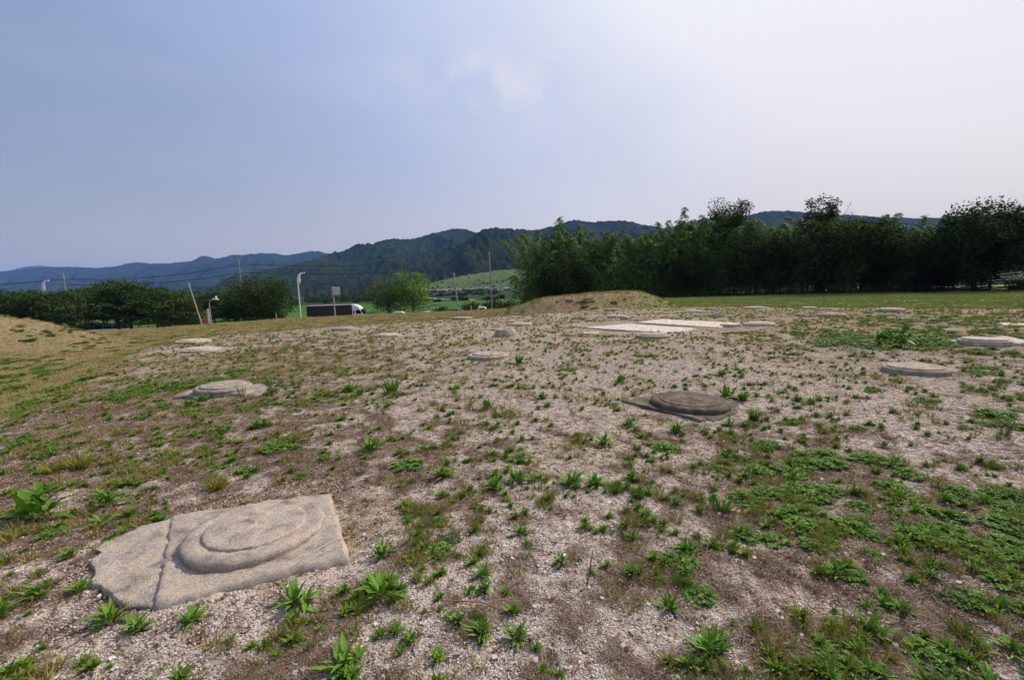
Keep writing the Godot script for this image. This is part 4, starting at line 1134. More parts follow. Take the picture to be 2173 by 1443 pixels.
	for k in 260:
		var q := orchard[160 * 14 + r.randi() % (160 * 44)]
		if broad.get_noise_2d(q.x * 0.12, q.z * 0.12) < -0.05 and r.randf() < 0.8: continue
		where.append(spot(q, r.randf() * TAU, r.randf_range(0.35, 0.9)))
	many("orchard_shrubbery", sh[1], M.tree_leaf, where)
	# undergrowth beneath the roadside trees
	var under := []
	for k in 22:
		var o := piece("bush", sh[k % 4], M.tree_leaf, null, Transform3D(Basis(Vector3.UP, r.randf() * TAU).scaled(Vector3(1, 0.75, 1) * r.randf_range(0.45, 0.75)), on_land(r.randf_range(-112, -60), r.randf_range(-106, -100), -0.2)))
		tag(o, "", "bush", "bushes under the roadside trees"); under.append(o)
	count_from_left(under, "%s low bush from the left under the dark roadside trees")
	# bright bushes by the lane, in front of the fields
	for q in [["leafy bush right of the bright green tree", -16.6, -104, 0.7], ["round bush left of the small white lorry", -9.8, -103, 0.9], ["bush behind the small white lorry", -5.0, -106, 1.1], ["bush between the tall thin pole and the grove", -1.6, -101, 0.9], ["bush behind the guard rail near the leaning pole", -55.0, -103, 0.8], ["bush at the left rear corner of the black lorry", -42.6, -102, 0.5]]:
		tag(piece("bush", sh[2], M.tree_leaf, null, Transform3D(Basis().scaled(Vector3.ONE * float(q[3])), on_land(q[1], q[2]))), q[0], "bush")

# ---------------------------------------------------------------- bamboo
func bamboo_parts(height: float, from: float, lean: float, r: RandomNumberGenerator) -> Array:
	var culm := Shape.new(); var f := Shape.new()
	var az := r.randf() * TAU
	var out := Vector3(cos(az), 0, sin(az))
	var path := []; var radii := []
	for k in 15:
		var t := k / 14.0
		path.append(Vector3(0, height * (t - 0.05 * pow(t, 4.0) * (1.0 + lean)), 0) + out * height * (0.03 * t + 0.20 * lean * pow(t, 3.2)))
		radii.append(lerpf(0.045, 0.008, t))
	culm.tube(path, radii, 6)
	var nodes := int(height * 6.0)
	for k in nodes:
		var t := lerpf(from, 1.0, (k + r.randf()) / nodes)
		var g := t * 14.0
		var base: Vector3 = (path[mini(int(g), 13)] as Vector3).lerp(path[mini(int(g) + 1, 14)], g - int(g))
		for b in 3:
			var a := r.randf() * TAU
			var d := Vector3(cos(a), r.randf_range(0.35, 0.9), sin(a)).normalized()
			var length := lerpf(1.3, 0.42, t * t) * r.randf_range(0.7, 1.2) * (0.6 + 0.4 * ease01(from, from + 0.2, t))
			var tone := r.randf()
			var steps := 9
			var pos := base
			for s in steps:
				var u := float(s + 1) / steps
				pos += d * (length / steps)
				d = (d + Vector3.DOWN * 0.16).normalized()
				for e in 2:
					var side := d.cross(Vector3.UP).normalized() * (1 if e == 0 else -1)
					var ld := (d * 0.7 + side * r.randf_range(0.4, 1.0) + Vector3.DOWN * r.randf_range(0.1, 0.7)).normalized()
					f.tint = Color(0.055, 0.10, 0.022).lerp(Color(0.23, 0.33, 0.08), clampf(tone * 0.55 + r.randf() * 0.45, 0, 1))
					f.leaf(pos, ld, ld.cross(Vector3(r.randfn() * 0.4, 1, r.randfn() * 0.4)).normalized(), r.randf_range(0.18, 0.34), 0.055)
	return [culm.made(), f.made()]

# front edge of the grove from its left end to its right end
func grove_front(u: float) -> Vector2:
	var pts := [Vector2(0.5, -80), Vector2(14, -79), Vector2(26, -77), Vector2(34, -73), Vector2(43, -65), Vector2(50, -57), Vector2(54.5, -51)]
	var g := clampf(u, 0, 0.9999) * (pts.size() - 1)
	return pts[int(g)].lerp(pts[int(g) + 1], g - int(g))

# height of the grove's top along the front
func grove_top(u: float) -> float:
	var h := [15.0, 16.2, 14.2, 13.0, 12.4, 12.6, 13.0, 12.2, 11.2, 11.2, 11.0, 10.4, 9.4, 7.4, 6.0]
	var g := clampf(u, 0, 0.9999) * (h.size() - 1)
	return lerpf(h[int(g)], h[int(g) + 1], g - int(g))

func bamboo_grove() -> void:
	var r := rng(90)
	var kinds := []
	for k in 7: kinds.append(bamboo_parts(11.0, 0.18, r.randf_range(0.5, 1.5), r))
	var low := []
	for k in 4: low.append(bamboo_parts(6.0, 0.02, r.randf_range(0.8, 1.6), r))
	var ranks := {}
	for k in 285:
		var u := (k % 95 + r.randf()) / 95.0
		var rank := int(k / 95)   # 0 low front skirt, 1 and 2 tall
		var e := grove_front(u)
		var back := Vector2(0.42, -0.9).normalized() * (r.randf_range(0.0, 1.5) if rank == 0 else r.randf_range(0.8, 3.5) if rank == 1 else r.randf_range(3.0, 8.0))
		var p := e + back
		var top := grove_top(u) * (r.randf_range(0.42, 0.72) if rank == 0 else r.randf_range(0.74, 0.96) if rank == 1 else r.randf_range(0.84, 1.04) * (1.09 if r.randf() < 0.2 and u < 0.8 else 1.0))
		var v = low[k % 4] if rank == 0 else kinds[k % 7]
		var where := "left end" if u < 0.2 else "left half" if u < 0.42 else "middle" if u < 0.62 else "right half" if u < 0.84 else "right end"
		var what: String = ["short arching bamboo from the left at the foot of the grove's %s", "bamboo from the left in the front rank of the grove's %s", "tall bamboo from the left over the grove's %s"][rank] % where
		var t := thing("bamboo", what, "bamboo", on_land(p.x, p.y, -0.1), r.randf() * TAU, "bamboos of the grove")
		piece("culm", v[0], M.bamboo_culm, t); piece("foliage", v[1], M.bamboo_leaf, t)
		var sy := top / (6.0 if rank == 0 else 11.0) * 1.16
		t.scale = Vector3(sy * 0.5 + 0.55, sy, sy * 0.5 + 0.55)
		if not ranks.has(what): ranks[what] = []
		ranks[what].append(t)
	for what in ranks: count_from_left(ranks[what], "%s " + what)
	# the depth of the grove behind the front ranks, one mass
	var inside := []
	for k in 800:
		var u := r.randf()
		var e := grove_front(u) + Vector2(0.45, -0.9).normalized() * r.randf_range(5.0, 24.0)
		inside.append(spot(on_land(e.x, e.y, -0.1), r.randf() * TAU, grove_top(u) / 11.0 * r.randf_range(0.85, 1.08)))
	many("bamboo_thicket_foliage", kinds[0][1], M.bamboo_leaf, inside)
	many("bamboo_thicket_culms", kinds[0][0], M.bamboo_culm, inside)
	# broadleaf trees standing in the grove
	var dk := Color(0.022, 0.038, 0.011); var lt := Color(0.065, 0.10, 0.03)
	var p := tree_parts(15.4, 4.2, 0.45, 34, 0.3, r)
	tree("broadleaf_tree", "rounded open-crowned tree rising from the middle of the grove", on_land(38.0, -78), p, crown_shape(p[1], 230, 0.36, Color(0.035, 0.055, 0.016), Color(0.10, 0.145, 0.04), r), M.tree_leaf)
	p = tree_parts(14.2, 2.5, 0.45, 18, 0.26, r)
	var cl: Array = p[1]
	tree("dark_tree", "very dark tree with ragged big-leaved top, tallest over the grove", on_land(45.4, -66.5), p, crown_shape(cl, 120, 0.36, Color(0.012, 0.018, 0.008), Color(0.032, 0.048, 0.015), r), M.tree_leaf)
	p = tree_parts(9.2, 5.6, 0.12, 46, 0.3, r)
	tree("dense_tree", "dense dark rounded tree in the right half of the grove", on_land(44.6, -59.5), p, crown_shape(p[1], 320, 0.36, Color(0.02, 0.032, 0.009), Color(0.065, 0.09, 0.024), r), M.tree_leaf)
	var dense: Node3D = get_node("dense_tree")
	for q in [["low rounded dark tree at the foot of the grove's right end", 49.8, -55.2, 0.74], ["rounded dark tree in the grove left of the dense one", 38.2, -69.0, 0.92], ["small rounded tree at the foot of the grove's middle", 29.5, -75.5, 0.72], ["rounded dark tree near the grove's left end", 9.5, -79.5, 0.86]]:
		copy_of(dense, "dense_tree", q[0], spot(on_land(q[1], q[2]), q[1], q[3]))
	# a bare dead tree
	var t := thing("dead_tree", "leafless grey dead tree beside the ragged dark tree", "tree", on_land(49.4, -67.5))
	var s := Shape.new()
	s.tube([Vector3(0, -0.3, 0), Vector3(0.2, 6, 0), Vector3(0, 11.5, 0.2)], [0.16, 0.11, 0.05], 7)
	piece("trunk", s.made(), M.pole_wood, t)
	for k in 16:
		var y := r.randf_range(6.5, 11.4)
		var a := r.randf() * TAU
		var b := Shape.new()
		var from := Vector3(0.1, y, 0.05); var tip := from + Vector3(cos(a) * r.randf_range(0.9, 2.0), r.randf_range(1.2, 2.8), sin(a) * r.randf_range(0.9, 2.0))
		b.tube([from, from.lerp(tip, 0.5) + Vector3(0, -0.15, 0), tip], [0.045, 0.03, 0.012], 5, false)
		for e in 5:
			var q := from.lerp(tip, r.randf_range(0.4, 0.95))
			b.tube([q, q + Vector3(r.randf_range(-0.6, 0.6), r.randf_range(0.4, 1.0), r.randf_range(-0.6, 0.6))], [0.02, 0.008], 4, false)
		piece("branch", b.made(), M.pole_wood, t)
	# the tall trees at the right edge and what grows under them
	p = tree_parts(9.5, 4.2, 0.14, 40, 0.3, r)
	tree("edge_tree", "tall broad tree with a notched top near the right edge", on_land(53.2, -51.5), p, crown_shape(p[1], 260, 0.36, Color(0.022, 0.038, 0.010), Color(0.07, 0.105, 0.028), r), M.tree_leaf)
	p = tree_parts(9.2, 4.0, 0.16, 36, 0.28, r)
	tree("edge_tree", "dark tree cut by the right edge of the picture", on_land(58.6, -49.5), p, crown_shape(p[1], 260, 0.36, Color(0.022, 0.038, 0.010), Color(0.062, 0.095, 0.026), r), M.tree_leaf)
	var sh := shrub_mesh(2.0, 2.2, 120, 0.3, Color(0.05, 0.08, 0.02), Color(0.12, 0.17, 0.045), r)
	tag(piece("bush", sh, M.tree_leaf, null, spot(on_land(55.2, -48.0), 0.4, 0.8)), "light green bush at the foot of the tall edge tree", "bush")
	var cedar := Shape.new()
	for layer in 20:
		var q := layer / 19.0
		for b in 18:
			var a := b * TAU / 18.0 + layer * 0.5 + r.randf() * 0.3
			var o := Vector3(cos(a), -0.15 + r.randf() * 0.2, sin(a)).normalized()
			for e in 5:
				cedar.tint = Color(0.02, 0.035, 0.014).lerp(Color(0.05, 0.078, 0.03), r.randf())
				cedar.leaf(Vector3(0, 0.3 + q * 5.6, 0) + o * (1.0 - q * 0.9) * 2.6 * (e / 5.0), o, Vector3(-sin(a), 0.2, cos(a)), 0.65, 0.3)
	var tr := Shape.new(); tr.tube([Vector3(0, -0.3, 0), Vector3(0, 5.6, 0)], [0.12, 0.03], 7)
	for q in [["layered dark evergreen bush below the tall edge tree", 52.4, -49.0, 1.0], ["layered dark evergreen bush left of the tall edge tree", 50.0, -53.5, 0.95]]:
		var o := thing("evergreen_bush", q[0], "evergreen bush", on_land(q[1], q[2]))
		piece("crown", cedar.made(), M.tree_leaf, o); piece("trunk", tr.made(), M.bark, o); o.scale = Vector3.ONE * float(q[3])
	# a rice field and a low grey wall glimpsed at the right edge
	var fs := Shape.new(); fs.box(move(70, 0, -66), Vector3(22, 0.3, 12))
	var far := structure("rice_field", fs.made(), M.rice_plain); far.position.y = land(70, -60) + 0.05
	tag(piece("wall", boxed(Vector3(26, 1.1, 0.4), 0.05), M.concrete, null, move(72, land(70, -66) + 0.5, -73)), "low grey wall beyond the grass at the right edge", "wall")

# ---------------------------------------------------------------- weeds on the platform
const LANDMARKS = [["the square base", -1.72, -2.77], ["the weedy grey base", -5.0, -7.5], ["the dark base", 2.32, -5.78], ["the sandy base", -0.58, -10.6], ["the double-rimmed base", 6.77, -7.4], ["the angular base", 10.5, -9.75], ["the crisp base", 4.24, -13.35], ["the ring stone", -0.22, -15.8], ["the left rim base", -10.0, -14.3], ["the broad-leaved bush", 8.85, -10.3], ["the pale flat base", -4.69, -16.8]]
var crowd := {}

# a label that says where the plant stands: its kind, its side of the nearest stone, and how many of its kind stand closer
func plant_label(look: String, x: float, z: float) -> Array:
	var best := 0
	for k in LANDMARKS.size():
		if Vector2(x - LANDMARKS[k][1], z - LANDMARKS[k][2]).length() < Vector2(x - LANDMARKS[best][1], z - LANDMARKS[best][2]).length(): best = k
	var dx: float = x - LANDMARKS[best][1]; var dz: float = z - LANDMARKS[best][2]
	var side := ("right of" if dx > 0 else "left of") if absf(dx) > absf(dz) else ("in front of" if dz > 0 else "behind")
	return [look, "%s %s" % [side, LANDMARKS[best][0]], sqrt(dx * dx + dz * dz)]

# all the plants put down, labelled once every one is known
var put_down := []

func label_plants() -> void:
	var by := {}
	for q in put_down:
		var l: Array = plant_label(q[1], q[0].position.x, q[0].position.z)
		var key: String = l[0] + " " + l[1]
		if not by.has(key): by[key] = []
		by[key].append([l[2], q[0], l[0], l[1]])
	for key in by:
		var list: Array = by[key]
		list.sort_custom(func(a, b): return a[0] < b[0])
		for k in list.size():
			var o: Node3D = list[k][1]
			if list.size() == 1: o.set_meta("label", "%s %s" % [list[k][2], list[k][3]])
			else: o.set_meta("label", "%s %s, %s nearest to it" % [list[k][2], list[k][3], nth(k)] if k else "%s %s, nearest to it" % [list[k][2], list[k][3]])
			o.set_meta("group", "weeds growing in the gravel")

func leaf_green(r: RandomNumberGenerator, dark := 0.0) -> Color:
	var a := Color(0.085, 0.18, 0.025).lerp(Color(0.185, 0.34, 0.045), r.randf())
	return a * (1.0 - dark)

# a rosette of lance leaves; with apart, each leaf is a part of its own
func rosette_shape(leaves: int, size: float, width: float, r: RandomNumberGenerator, upright := 0.6) -> ArrayMesh:
	var s := Shape.new()
	for k in leaves:
		var a := k * 2.39996 + r.randf_range(-0.7, 0.7)
		var t := float(k) / leaves
		var el := clampf(lerpf(0.15, 1.35, pow(t, 1.0 - upright * 0.5)) + r.randf_range(-0.3, 0.3), 0.05, 1.5)
		var d := Vector3(cos(a) * cos(el), sin(el), sin(a) * cos(el))
		s.tint = leaf_green(r, 0.25 * (1.0 - t))
		var l := size * lerpf(1.0, 0.55, t * t) * r.randf_range(0.5, 1.1)
		s.blade(Vector3(r.randf_range(-0.22, 0.22), 0.16 * t, r.randf_range(-0.22, 0.22)) * size, d, Vector3(-cos(a) * sin(el), cos(el), -sin(a) * sin(el)), l, width * l, r.randf_range(0.25, 0.9), 4, 0.3)
	return s.made()

func rosette_apart(called: String, leaves: int, size: float, width: float, r: RandomNumberGenerator, upright := 0.6, droop := 0.7, wave := 0.0, dark := 0.0) -> Node3D:
	var t := Node3D.new(); t.name = numbered(called); add_child(t)
	var kinds := []
	for k in 5:
		var s := Shape.new(); s.tint = leaf_green(r, 0.05 * k + dark)
		s.blade(Vector3.ZERO, Vector3(0, 0, -1), Vector3.UP, 1.0, width * r.randf_range(0.85, 1.15), droop * r.randf_range(0.5, 1.4), 6, 0.28, wave)
		kinds.append(s.made())
	for k in leaves:
		var a := k * 2.39996 + r.randf_range(-0.7, 0.7)
		var q := float(k) / leaves
		var el := clampf(lerpf(0.12, 1.3, pow(q, 1.0 - upright * 0.5)) + r.randf_range(-0.3, 0.3), 0.03, 1.5)
		var l := size * lerpf(1.0, 0.6, q * q) * r.randf_range(0.5, 1.1)
		piece("leaf", kinds[k % 5], M.leaf, t, Transform3D((Basis(Vector3.UP, a) * Basis(Vector3.RIGHT, el)).scaled(Vector3.ONE * l), Vector3(r.randf_range(-0.2, 0.2), 0.22 * q, r.randf_range(-0.2, 0.2)) * size))
	return t

func tuft_shape(blades: int, size: float, spread: float, a: Color, b: Color, r: RandomNumberGenerator, wide := 0.012) -> ArrayMesh:
	var s := Shape.new()
	for k in blades:
		var az := r.randf() * TAU
		var lean := r.randf() * spread
		var d := Vector3(cos(az) * lean, 1, sin(az) * lean).normalized()
		var base := Vector3(cos(az), 0, sin(az)) * r.randf() * size * 0.22 * (0.5 + spread)
		var l := size * r.randf_range(0.5, 1.15)
		var side := d.cross(Vector3(cos(az + 1.3), 0.2, sin(az + 1.3))).normalized() * wide * size * 4.0 * r.randf_range(0.7, 1.3)
		var mid := base + d * l * 0.55
		var tip := mid + (d + Vector3.DOWN * r.randf_range(0.1, 0.9)).normalized() * l * 0.5
		s.tint = a.lerp(b, r.randf())
		s.quad(base - side * 0.5, mid - side * 0.4, mid + side * 0.4, base + side * 0.5)
		s.tri(mid - side * 0.4, tip, mid + side * 0.4)
	return s.made()

# a low mound of small lobed leaves
func mound_shape(sprigs: int, wide: float, high: float, size: float, r: RandomNumberGenerator, a: Color, b: Color) -> ArrayMesh:
	var s := Shape.new()
	for k in sprigs:
		var az := r.randf() * TAU
		var d := sqrt(r.randf()) * wide
		var top := Vector3(cos(az) * d, high * r.randf_range(0.25, 1.0) * (1.0 - 0.6 * d / wide) + 0.008, sin(az) * d)
		var tone := a.lerp(b, r.randf())
		var turn := r.randf() * TAU
		var tilt := Vector3(cos(az), 0, sin(az)) * 0.5
		for e in 6:
			var g := turn + e * TAU / 6.0
			var o := (Vector3(cos(g), 0.25 + r.randf_range(-0.3, 0.35), sin(g)) + tilt * 0.3).normalized()
			s.tint = tone * r.randf_range(0.85, 1.12)
			var l := size * r.randf_range(0.7, 1.25)
			var side := Vector3(-sin(g), r.randf_range(-0.3, 0.3), cos(g))
			var m := top + o * l * 0.5
			s.quad(top, m - side * l * 0.26, top + o * l + Vector3(0, -0.25 * l, 0), m + side * l * 0.26)
	return s.made()

func stemmed_shape(stems: int, high: float, r: RandomNumberGenerator) -> ArrayMesh:
	var s := Shape.new()
	for k in stems:
		var az := r.randf() * TAU
		var d := Vector3(cos(az) * 0.3, 1, sin(az) * 0.3).normalized()
		var base := Vector3(cos(az), 0, sin(az)) * r.randf() * 0.06
		var h := high * r.randf_range(0.6, 1.0)
		s.tint = Color(0.10, 0.15, 0.05)
		s.tube([base, base + d * h * 0.5, base + d * h], [0.004, 0.003, 0.0015], 4, false)
		for e in 22:
			var q := r.randf_range(0.15, 1.0)
			var a := r.randf() * TAU
			s.tint = Color(0.075, 0.12, 0.04).lerp(Color(0.13, 0.18, 0.07), r.randf())
			var o := Vector3(cos(a), 0.6, sin(a)).normalized()
			s.leaf(base + d * h * q, o, Vector3(-sin(a), 0, cos(a)), r.randf_range(0.03, 0.06), 0.012)
	return s.made()

func put(kind: String, category: String, look: String, proto, x: float, z: float, size: float, r: RandomNumberGenerator, lift := 0.0) -> Node3D:
	var at := spot(on_land(x, z, lift - 0.004), r.randf() * TAU, size, r.randf_range(-0.06, 0.06))
	var o: Node3D
	if proto is Node3D:
		o = proto.duplicate(); o.name = numbered(kind); add_child(o); o.transform = at
	else:
		o = piece(kind, proto, M.leaf, null, at)
	tag(o, look, category)
	put_down.append([o, look])
	return o

# weeds come in bunches with bare ground between
func bunch(x: float, z: float) -> float:
	return clampf(0.52 + 1.4 * fine.get_noise_2d(x * 0.9 + 60.0, z * 0.9) + 0.8 * broad.get_noise_2d(x * 3.0 + 25.0, z * 3.0), 0.0, 1.6)

# is there a stone here
func on_stone(x: float, z: float) -> bool:
	if Vector2(x + 1.72, z + 2.77).length() < 0.95: return true
	for q in [[-5.0, -7.5, 0.75], [2.32, -5.78, 0.8], [-0.58, -10.6, 0.65], [6.77, -7.4, 0.65], [10.9, -9.8, 1.2], [4.24, -13.35, 0.65], [-0.22, -15.8, 0.5], [-10.0, -14.3, 0.7], [-12.3, -17.2, 0.7], [-4.69, -16.8, 0.6], [-7.75, -20.6, 0.7], [0.41, -20, 0.6], [8.86, -15.95, 0.7]]:
		if Vector2(x - q[0], z - q[1]).length() < q[2]: return true
	return (x > 2.8 and x < 8.6 and z < -14.2 and z > -20 and absf((z + 17.0) + (x - 5.6) * -0.1) < 2.4)

func plants() -> void:
	var r := rng(300)
	# models
	var near := []; var mid := []; var tufts := []; var mounds := []; var tall := []
	for k in 6: near.append(rosette_apart("leafy_weed", 26 + k * 3, 1.0, 0.21 - 0.02 * (k % 3), r, 0.5 + 0.12 * k, 0.8))
	for k in 5: mid.append(rosette_shape(30 + 3 * k, 1.0, 0.24, r, 0.5 + 0.12 * k))
	for k in 4: tufts.append(tuft_shape(90, 1.0, 0.55 + 0.15 * k, Color(0.09, 0.17, 0.028), Color(0.20, 0.30, 0.05), r))
	for k in 5: mounds.append(mound_shape(52, 1.0, 0.5, 0.27, r, Color(0.085, 0.17, 0.025), Color(0.18, 0.31, 0.05)))
	var mat_mesh := mound_shape(260, 1.0, 0.22, 0.11, r, Color(0.08, 0.15, 0.026), Color(0.17, 0.27, 0.05))
	for k in 3: tall.append(stemmed_shape(9, 0.4, r))
	var yellow := tuft_shape(110, 1.0, 0.9, Color(0.20, 0.22, 0.035), Color(0.34, 0.30, 0.06), r)
	var grey := mound_shape(30, 1.0, 0.22, 0.42, r, Color(0.10, 0.135, 0.065), Color(0.16, 0.19, 0.105))
	# the plants that stand out in the photograph: x, z, size in metres, kind
	var named := [
		[-0.76, -1.73, 0.165, "R"], [-0.74, -2.19, 0.19, "R"], [-1.13, -2.13, 0.17, "R"], [-0.02, -1.88, 0.10, "R"], [-0.19, -1.90, 0.10, "R"], [0.63, -3.47, 0.17, "R"], [0.43, -3.45, 0.18, "R"], [-0.19, -3.45, 0.13, "R"], [0.0, -3.54, 0.16, "R"], [-0.63, -3.70, 0.17, "R"], [-1.48, -4.46, 0.24, "R"], [0.91, -4.38, 0.18, "R"], [1.30, -4.97, 0.17, "R"], [1.77, -4.77, 0.19, "R"], [2.43, -4.93, 0.16, "R"], [3.02, -6.2, 0.24, "R"], [3.11, -5.95, 0.22, "R"], [3.59, -7.60, 0.2, "R"], [3.82, -5.86, 0.15, "R"], [3.86, -5.69, 0.14, "R"],
		[-0.38, -5.91, 0.19, "R"], [0.40, -6.32, 0.18, "R"], [1.80, -7.37, 0.22, "R"], [-2.71, -7.23, 0.26, "R"], [-2.44, -6.98, 0.17, "R"], [-3.19, -5.41, 0.18, "R"], [-3.54, -5.26, 0.13, "R"], [-3.54, -4.46, 0.12, "R"], [-3.01, -3.06, 0.15, "R"], [-3.42, -3.79, 0.11, "R"], [-2.44, -2.31, 0.10, "R"], [-2.05, -2.06, 0.16, "R"], [-1.86, -2.0, 0.12, "R"], [-1.62, -2.04, 0.11, "R"], [-2.84, -2.66, 0.10, "R"], [-2.22, -1.77, 0.09, "R"], [-4.93, -6.95, 0.19, "R"], [-4.86, -6.55, 0.18, "R"], [1.69, -2.02, 0.09, "R"], [1.83, -1.98, 0.12, "R"], [2.09, -1.74, 0.12, "R"], [1.40, -1.66, 0.11, "R"], [0.73, -2.05, 0.09, "R"], [1.42, -2.69, 0.11, "R"], [1.18, -2.55, 0.10, "R"], [0.71, -2.66, 0.08, "R"], [0.24, -2.44, 0.09, "R"], [0.01, -2.77, 0.11, "R"], [0.05, -2.61, 0.07, "R"], [-0.21, -2.35, 0.11, "R"], [-0.22, -2.60, 0.07, "R"], [-0.83, -2.57, 0.14, "R"], [2.18, -2.22, 0.11, "R"], [2.29, -1.98, 0.12, "R"],
		[1.42, -2.98, 0.15, "G"], [2.80, -5.09, 0.16, "G"], [0.12, -9.65, 0.24, "G"], [-1.96, -7.03, 0.30, "G"], [1.97, -1.84, 0.09, "G"], [0.75, -3.3, 0.12, "G"], [0.9, -3.2, 0.12, "G"],
		[0.93, -2.41, 0.13, "M"], [-0.99, -3.93, 0.2, "M"], [2.49, -4.26, 0.19, "M"], [5.07, -6.16, 0.16, "M"], [5.40, -4.89, 0.24, "M"], [7.56, -7.15, 0.2, "M"], [5.25, -5.54, 0.18, "M"], [-2.55, -4.61, 0.2, "M"], [-1.91, -3.82, 0.1, "M"], [-5.19, -4.83, 0.14, "M"], [-5.87, -5.20, 0.2, "M"], [-3.24, -2.95, 0.12, "M"], [-5.36, -6.65, 0.2, "M"], [-6.64, -7.66, 0.42, "M"], [-6.2, -8.2, 0.48, "M"], [-5.8, -8.4, 0.4, "M"], [8.37, -10.04, 0.6, "M"], [9.05, -12.12, 0.6, "M"], [9.6, -10.1, 0.6, "M"], [8.0, -10.9, 0.5, "M"], [10.2, -11.2, 0.6, "M"], [3.07, -2.64, 0.19, "M"], [3.3, -2.75, 0.16, "M"], [2.13, -2.07, 0.07, "M"], [2.67, -2.69, 0.1, "M"], [2.43, -3.66, 0.13, "M"], [2.73, -3.75, 0.15, "M"], [2.84, -3.24, 0.17, "M"], [3.18, -3.47, 0.15, "M"], [2.20, -3.10, 0.13, "M"], [2.39, -2.95, 0.12, "M"], [2.00, -2.72, 0.11, "M"], [2.56, -2.88, 0.10, "M"], [2.87, -2.80, 0.14, "M"], [2.04, -2.43, 0.08, "M"], [2.31, -2.32, 0.08, "M"], [2.63, -2.37, 0.1, "M"], [2.59, -2.23, 0.09, "M"], [3.24, -3.05, 0.11, "M"], [-0.56, -2.95, 0.1, "M"], [-0.77, -3.01, 0.08, "M"],
		[-2.55, -3.64, 0.16, "Y"], [-4.31, -4.27, 0.2, "Y"], [-4.5, -4.2, 0.16, "Y"], [-4.1, -4.4, 0.13, "Y"],
		[4.82, -4.25, 0.26, "T"], [-3.94, -7.2, 0.42, "T"], [-4.4, -7.1, 0.28, "T"], [-3.7, -7.5, 0.34, "T"], [1.69, -1.67, 0.09, "F"], [-0.46, -2.75, 0.08, "F"], [1.9, -1.75, 0.07, "F"]]
	for q in named:
		if q[3] == "R":
			var close: bool = q[1] > -5.2
			put("leafy_weed", "weed", ["upright lance-leaved green weed", "leafy bright green weed clump", "small lance-leaved weed"][0 if q[2] > 0.155 else 1 if q[2] > 0.105 else 2], near[r.randi() % 6] if close else mid[r.randi() % 5], q[0], q[1], q[2] * (0.72 if q[0] > 1.2 and q[1] > -2.4 else 0.88), r)
		elif q[3] == "G": put("grass_tuft", "grass tuft", "bright green fine grass tuft", tufts[r.randi() % 4], q[0], q[1], q[2], r)
		elif q[3] == "M" and q[2] > 0.3: put("creeping_weed", "weed", "wide green mat of weeds", mat_mesh, q[0], q[1], q[2], r)
		elif q[3] == "M": put("creeping_weed", "weed", "low small-leaved weed", mounds[r.randi() % 5], q[0], q[1], q[2] * 0.72, r)
		elif q[3] == "Y": put("yellow_grass", "grass tuft", "yellowing sprawling grass tuft", yellow, q[0], q[1], q[2], r)
		elif q[3] == "T": put("stemmed_weed", "weed", "thin upright grey-green stemmed weed", tall[r.randi() % 3], q[0], q[1], q[2] / 0.4, r)
		else: put("grey_rosette", "weed", "flat grey-green weed pressed to the ground", grey, q[0], q[1], q[2], r)
	# the dock on the left edge and the broad-leaved bush on the right
	var dock := rosette_apart("dock_plant", 24, 0.36, 0.20, r, 0.3, 0.9, 0.10, 0.1)
	dock.transform = spot(on_land(-3.62, -3.2), 0.7); tag(dock, "large dock plant with long wavy leaves at the left edge", "dock plant")
	var dock2 := rosette_apart("dock_plant", 14, 0.28, 0.19, r, 0.2, 0.8, 0.10, 0.1)
	dock2.transform = spot(on_land(-3.25, -3.35), 2.0); tag(dock2, "smaller dock plant overlapping the right side of the large one", "dock plant")
	var bush := rosette_apart("broad_leaved_bush", 64, 0.30, 0.34, r, 0.9, 1.2, 0.05, 0.2)
	for q in bush.get_children(): q.position += Vector3(r.randf_range(-0.26, 0.26), r.randf_range(0.0, 0.2), r.randf_range(-0.2, 0.2))
	bush.transform = spot(on_land(8.85, -10.3), 0.7, 1.2); tag(bush, "dark broad-leaved bush standing alone on the right of the platform", "bush")
	# more of the same, thinning out over the platform
	var count := [0, 0, 0]
	var tries := 0
	while count[0] + count[1] + count[2] < 500 and tries < 30000:
		tries += 1
		var z := -1.5 - 17.0 * pow(r.randf(), 1.5)
		var x := r.randf_range(-1.25, 1.25) * (1.0 - z)
		if on_stone(x, z) or outside_platform(x, z) > 1.0: continue
		var g := green_at(x, z); var l := litter_at(x, z)
		if r.randf() > (0.14 + 0.5 * l + 0.4 * g) * bunch(x, z): continue
		if z > -3.2 and r.randf() < 0.45: continue
		var kind := 2 if r.randf() < 0.18 + 0.65 * g else 0 if r.randf() < 0.62 else 1
		if count[kind] > 235: continue
		count[kind] += 1
		if kind == 0: put("leafy_weed", "weed", "small lance-leaved weed", near[r.randi() % 6] if z > -3.2 else mid[r.randi() % 5], x, z, r.randf_range(0.045, 0.115), r)
		elif kind == 1: put("grass_tuft", "grass tuft", "thin green grass tuft", tufts[r.randi() % 4], x, z, r.randf_range(0.04, 0.10), r)
		else: put("creeping_weed", "weed", "low small-leaved weed", mounds[r.randi() % 5], x, z, r.randf_range(0.045, 0.10), r)
	for q in near: q.queue_free(); remove_child(q)
	label_plants()
	# countless sprouts, grass and ground cover
	var sprouts := []; var st := PackedColorArray()
	var cover := []; var ct := PackedColorArray()
	var blades := []; var bt := PackedColorArray()
	tries = 0
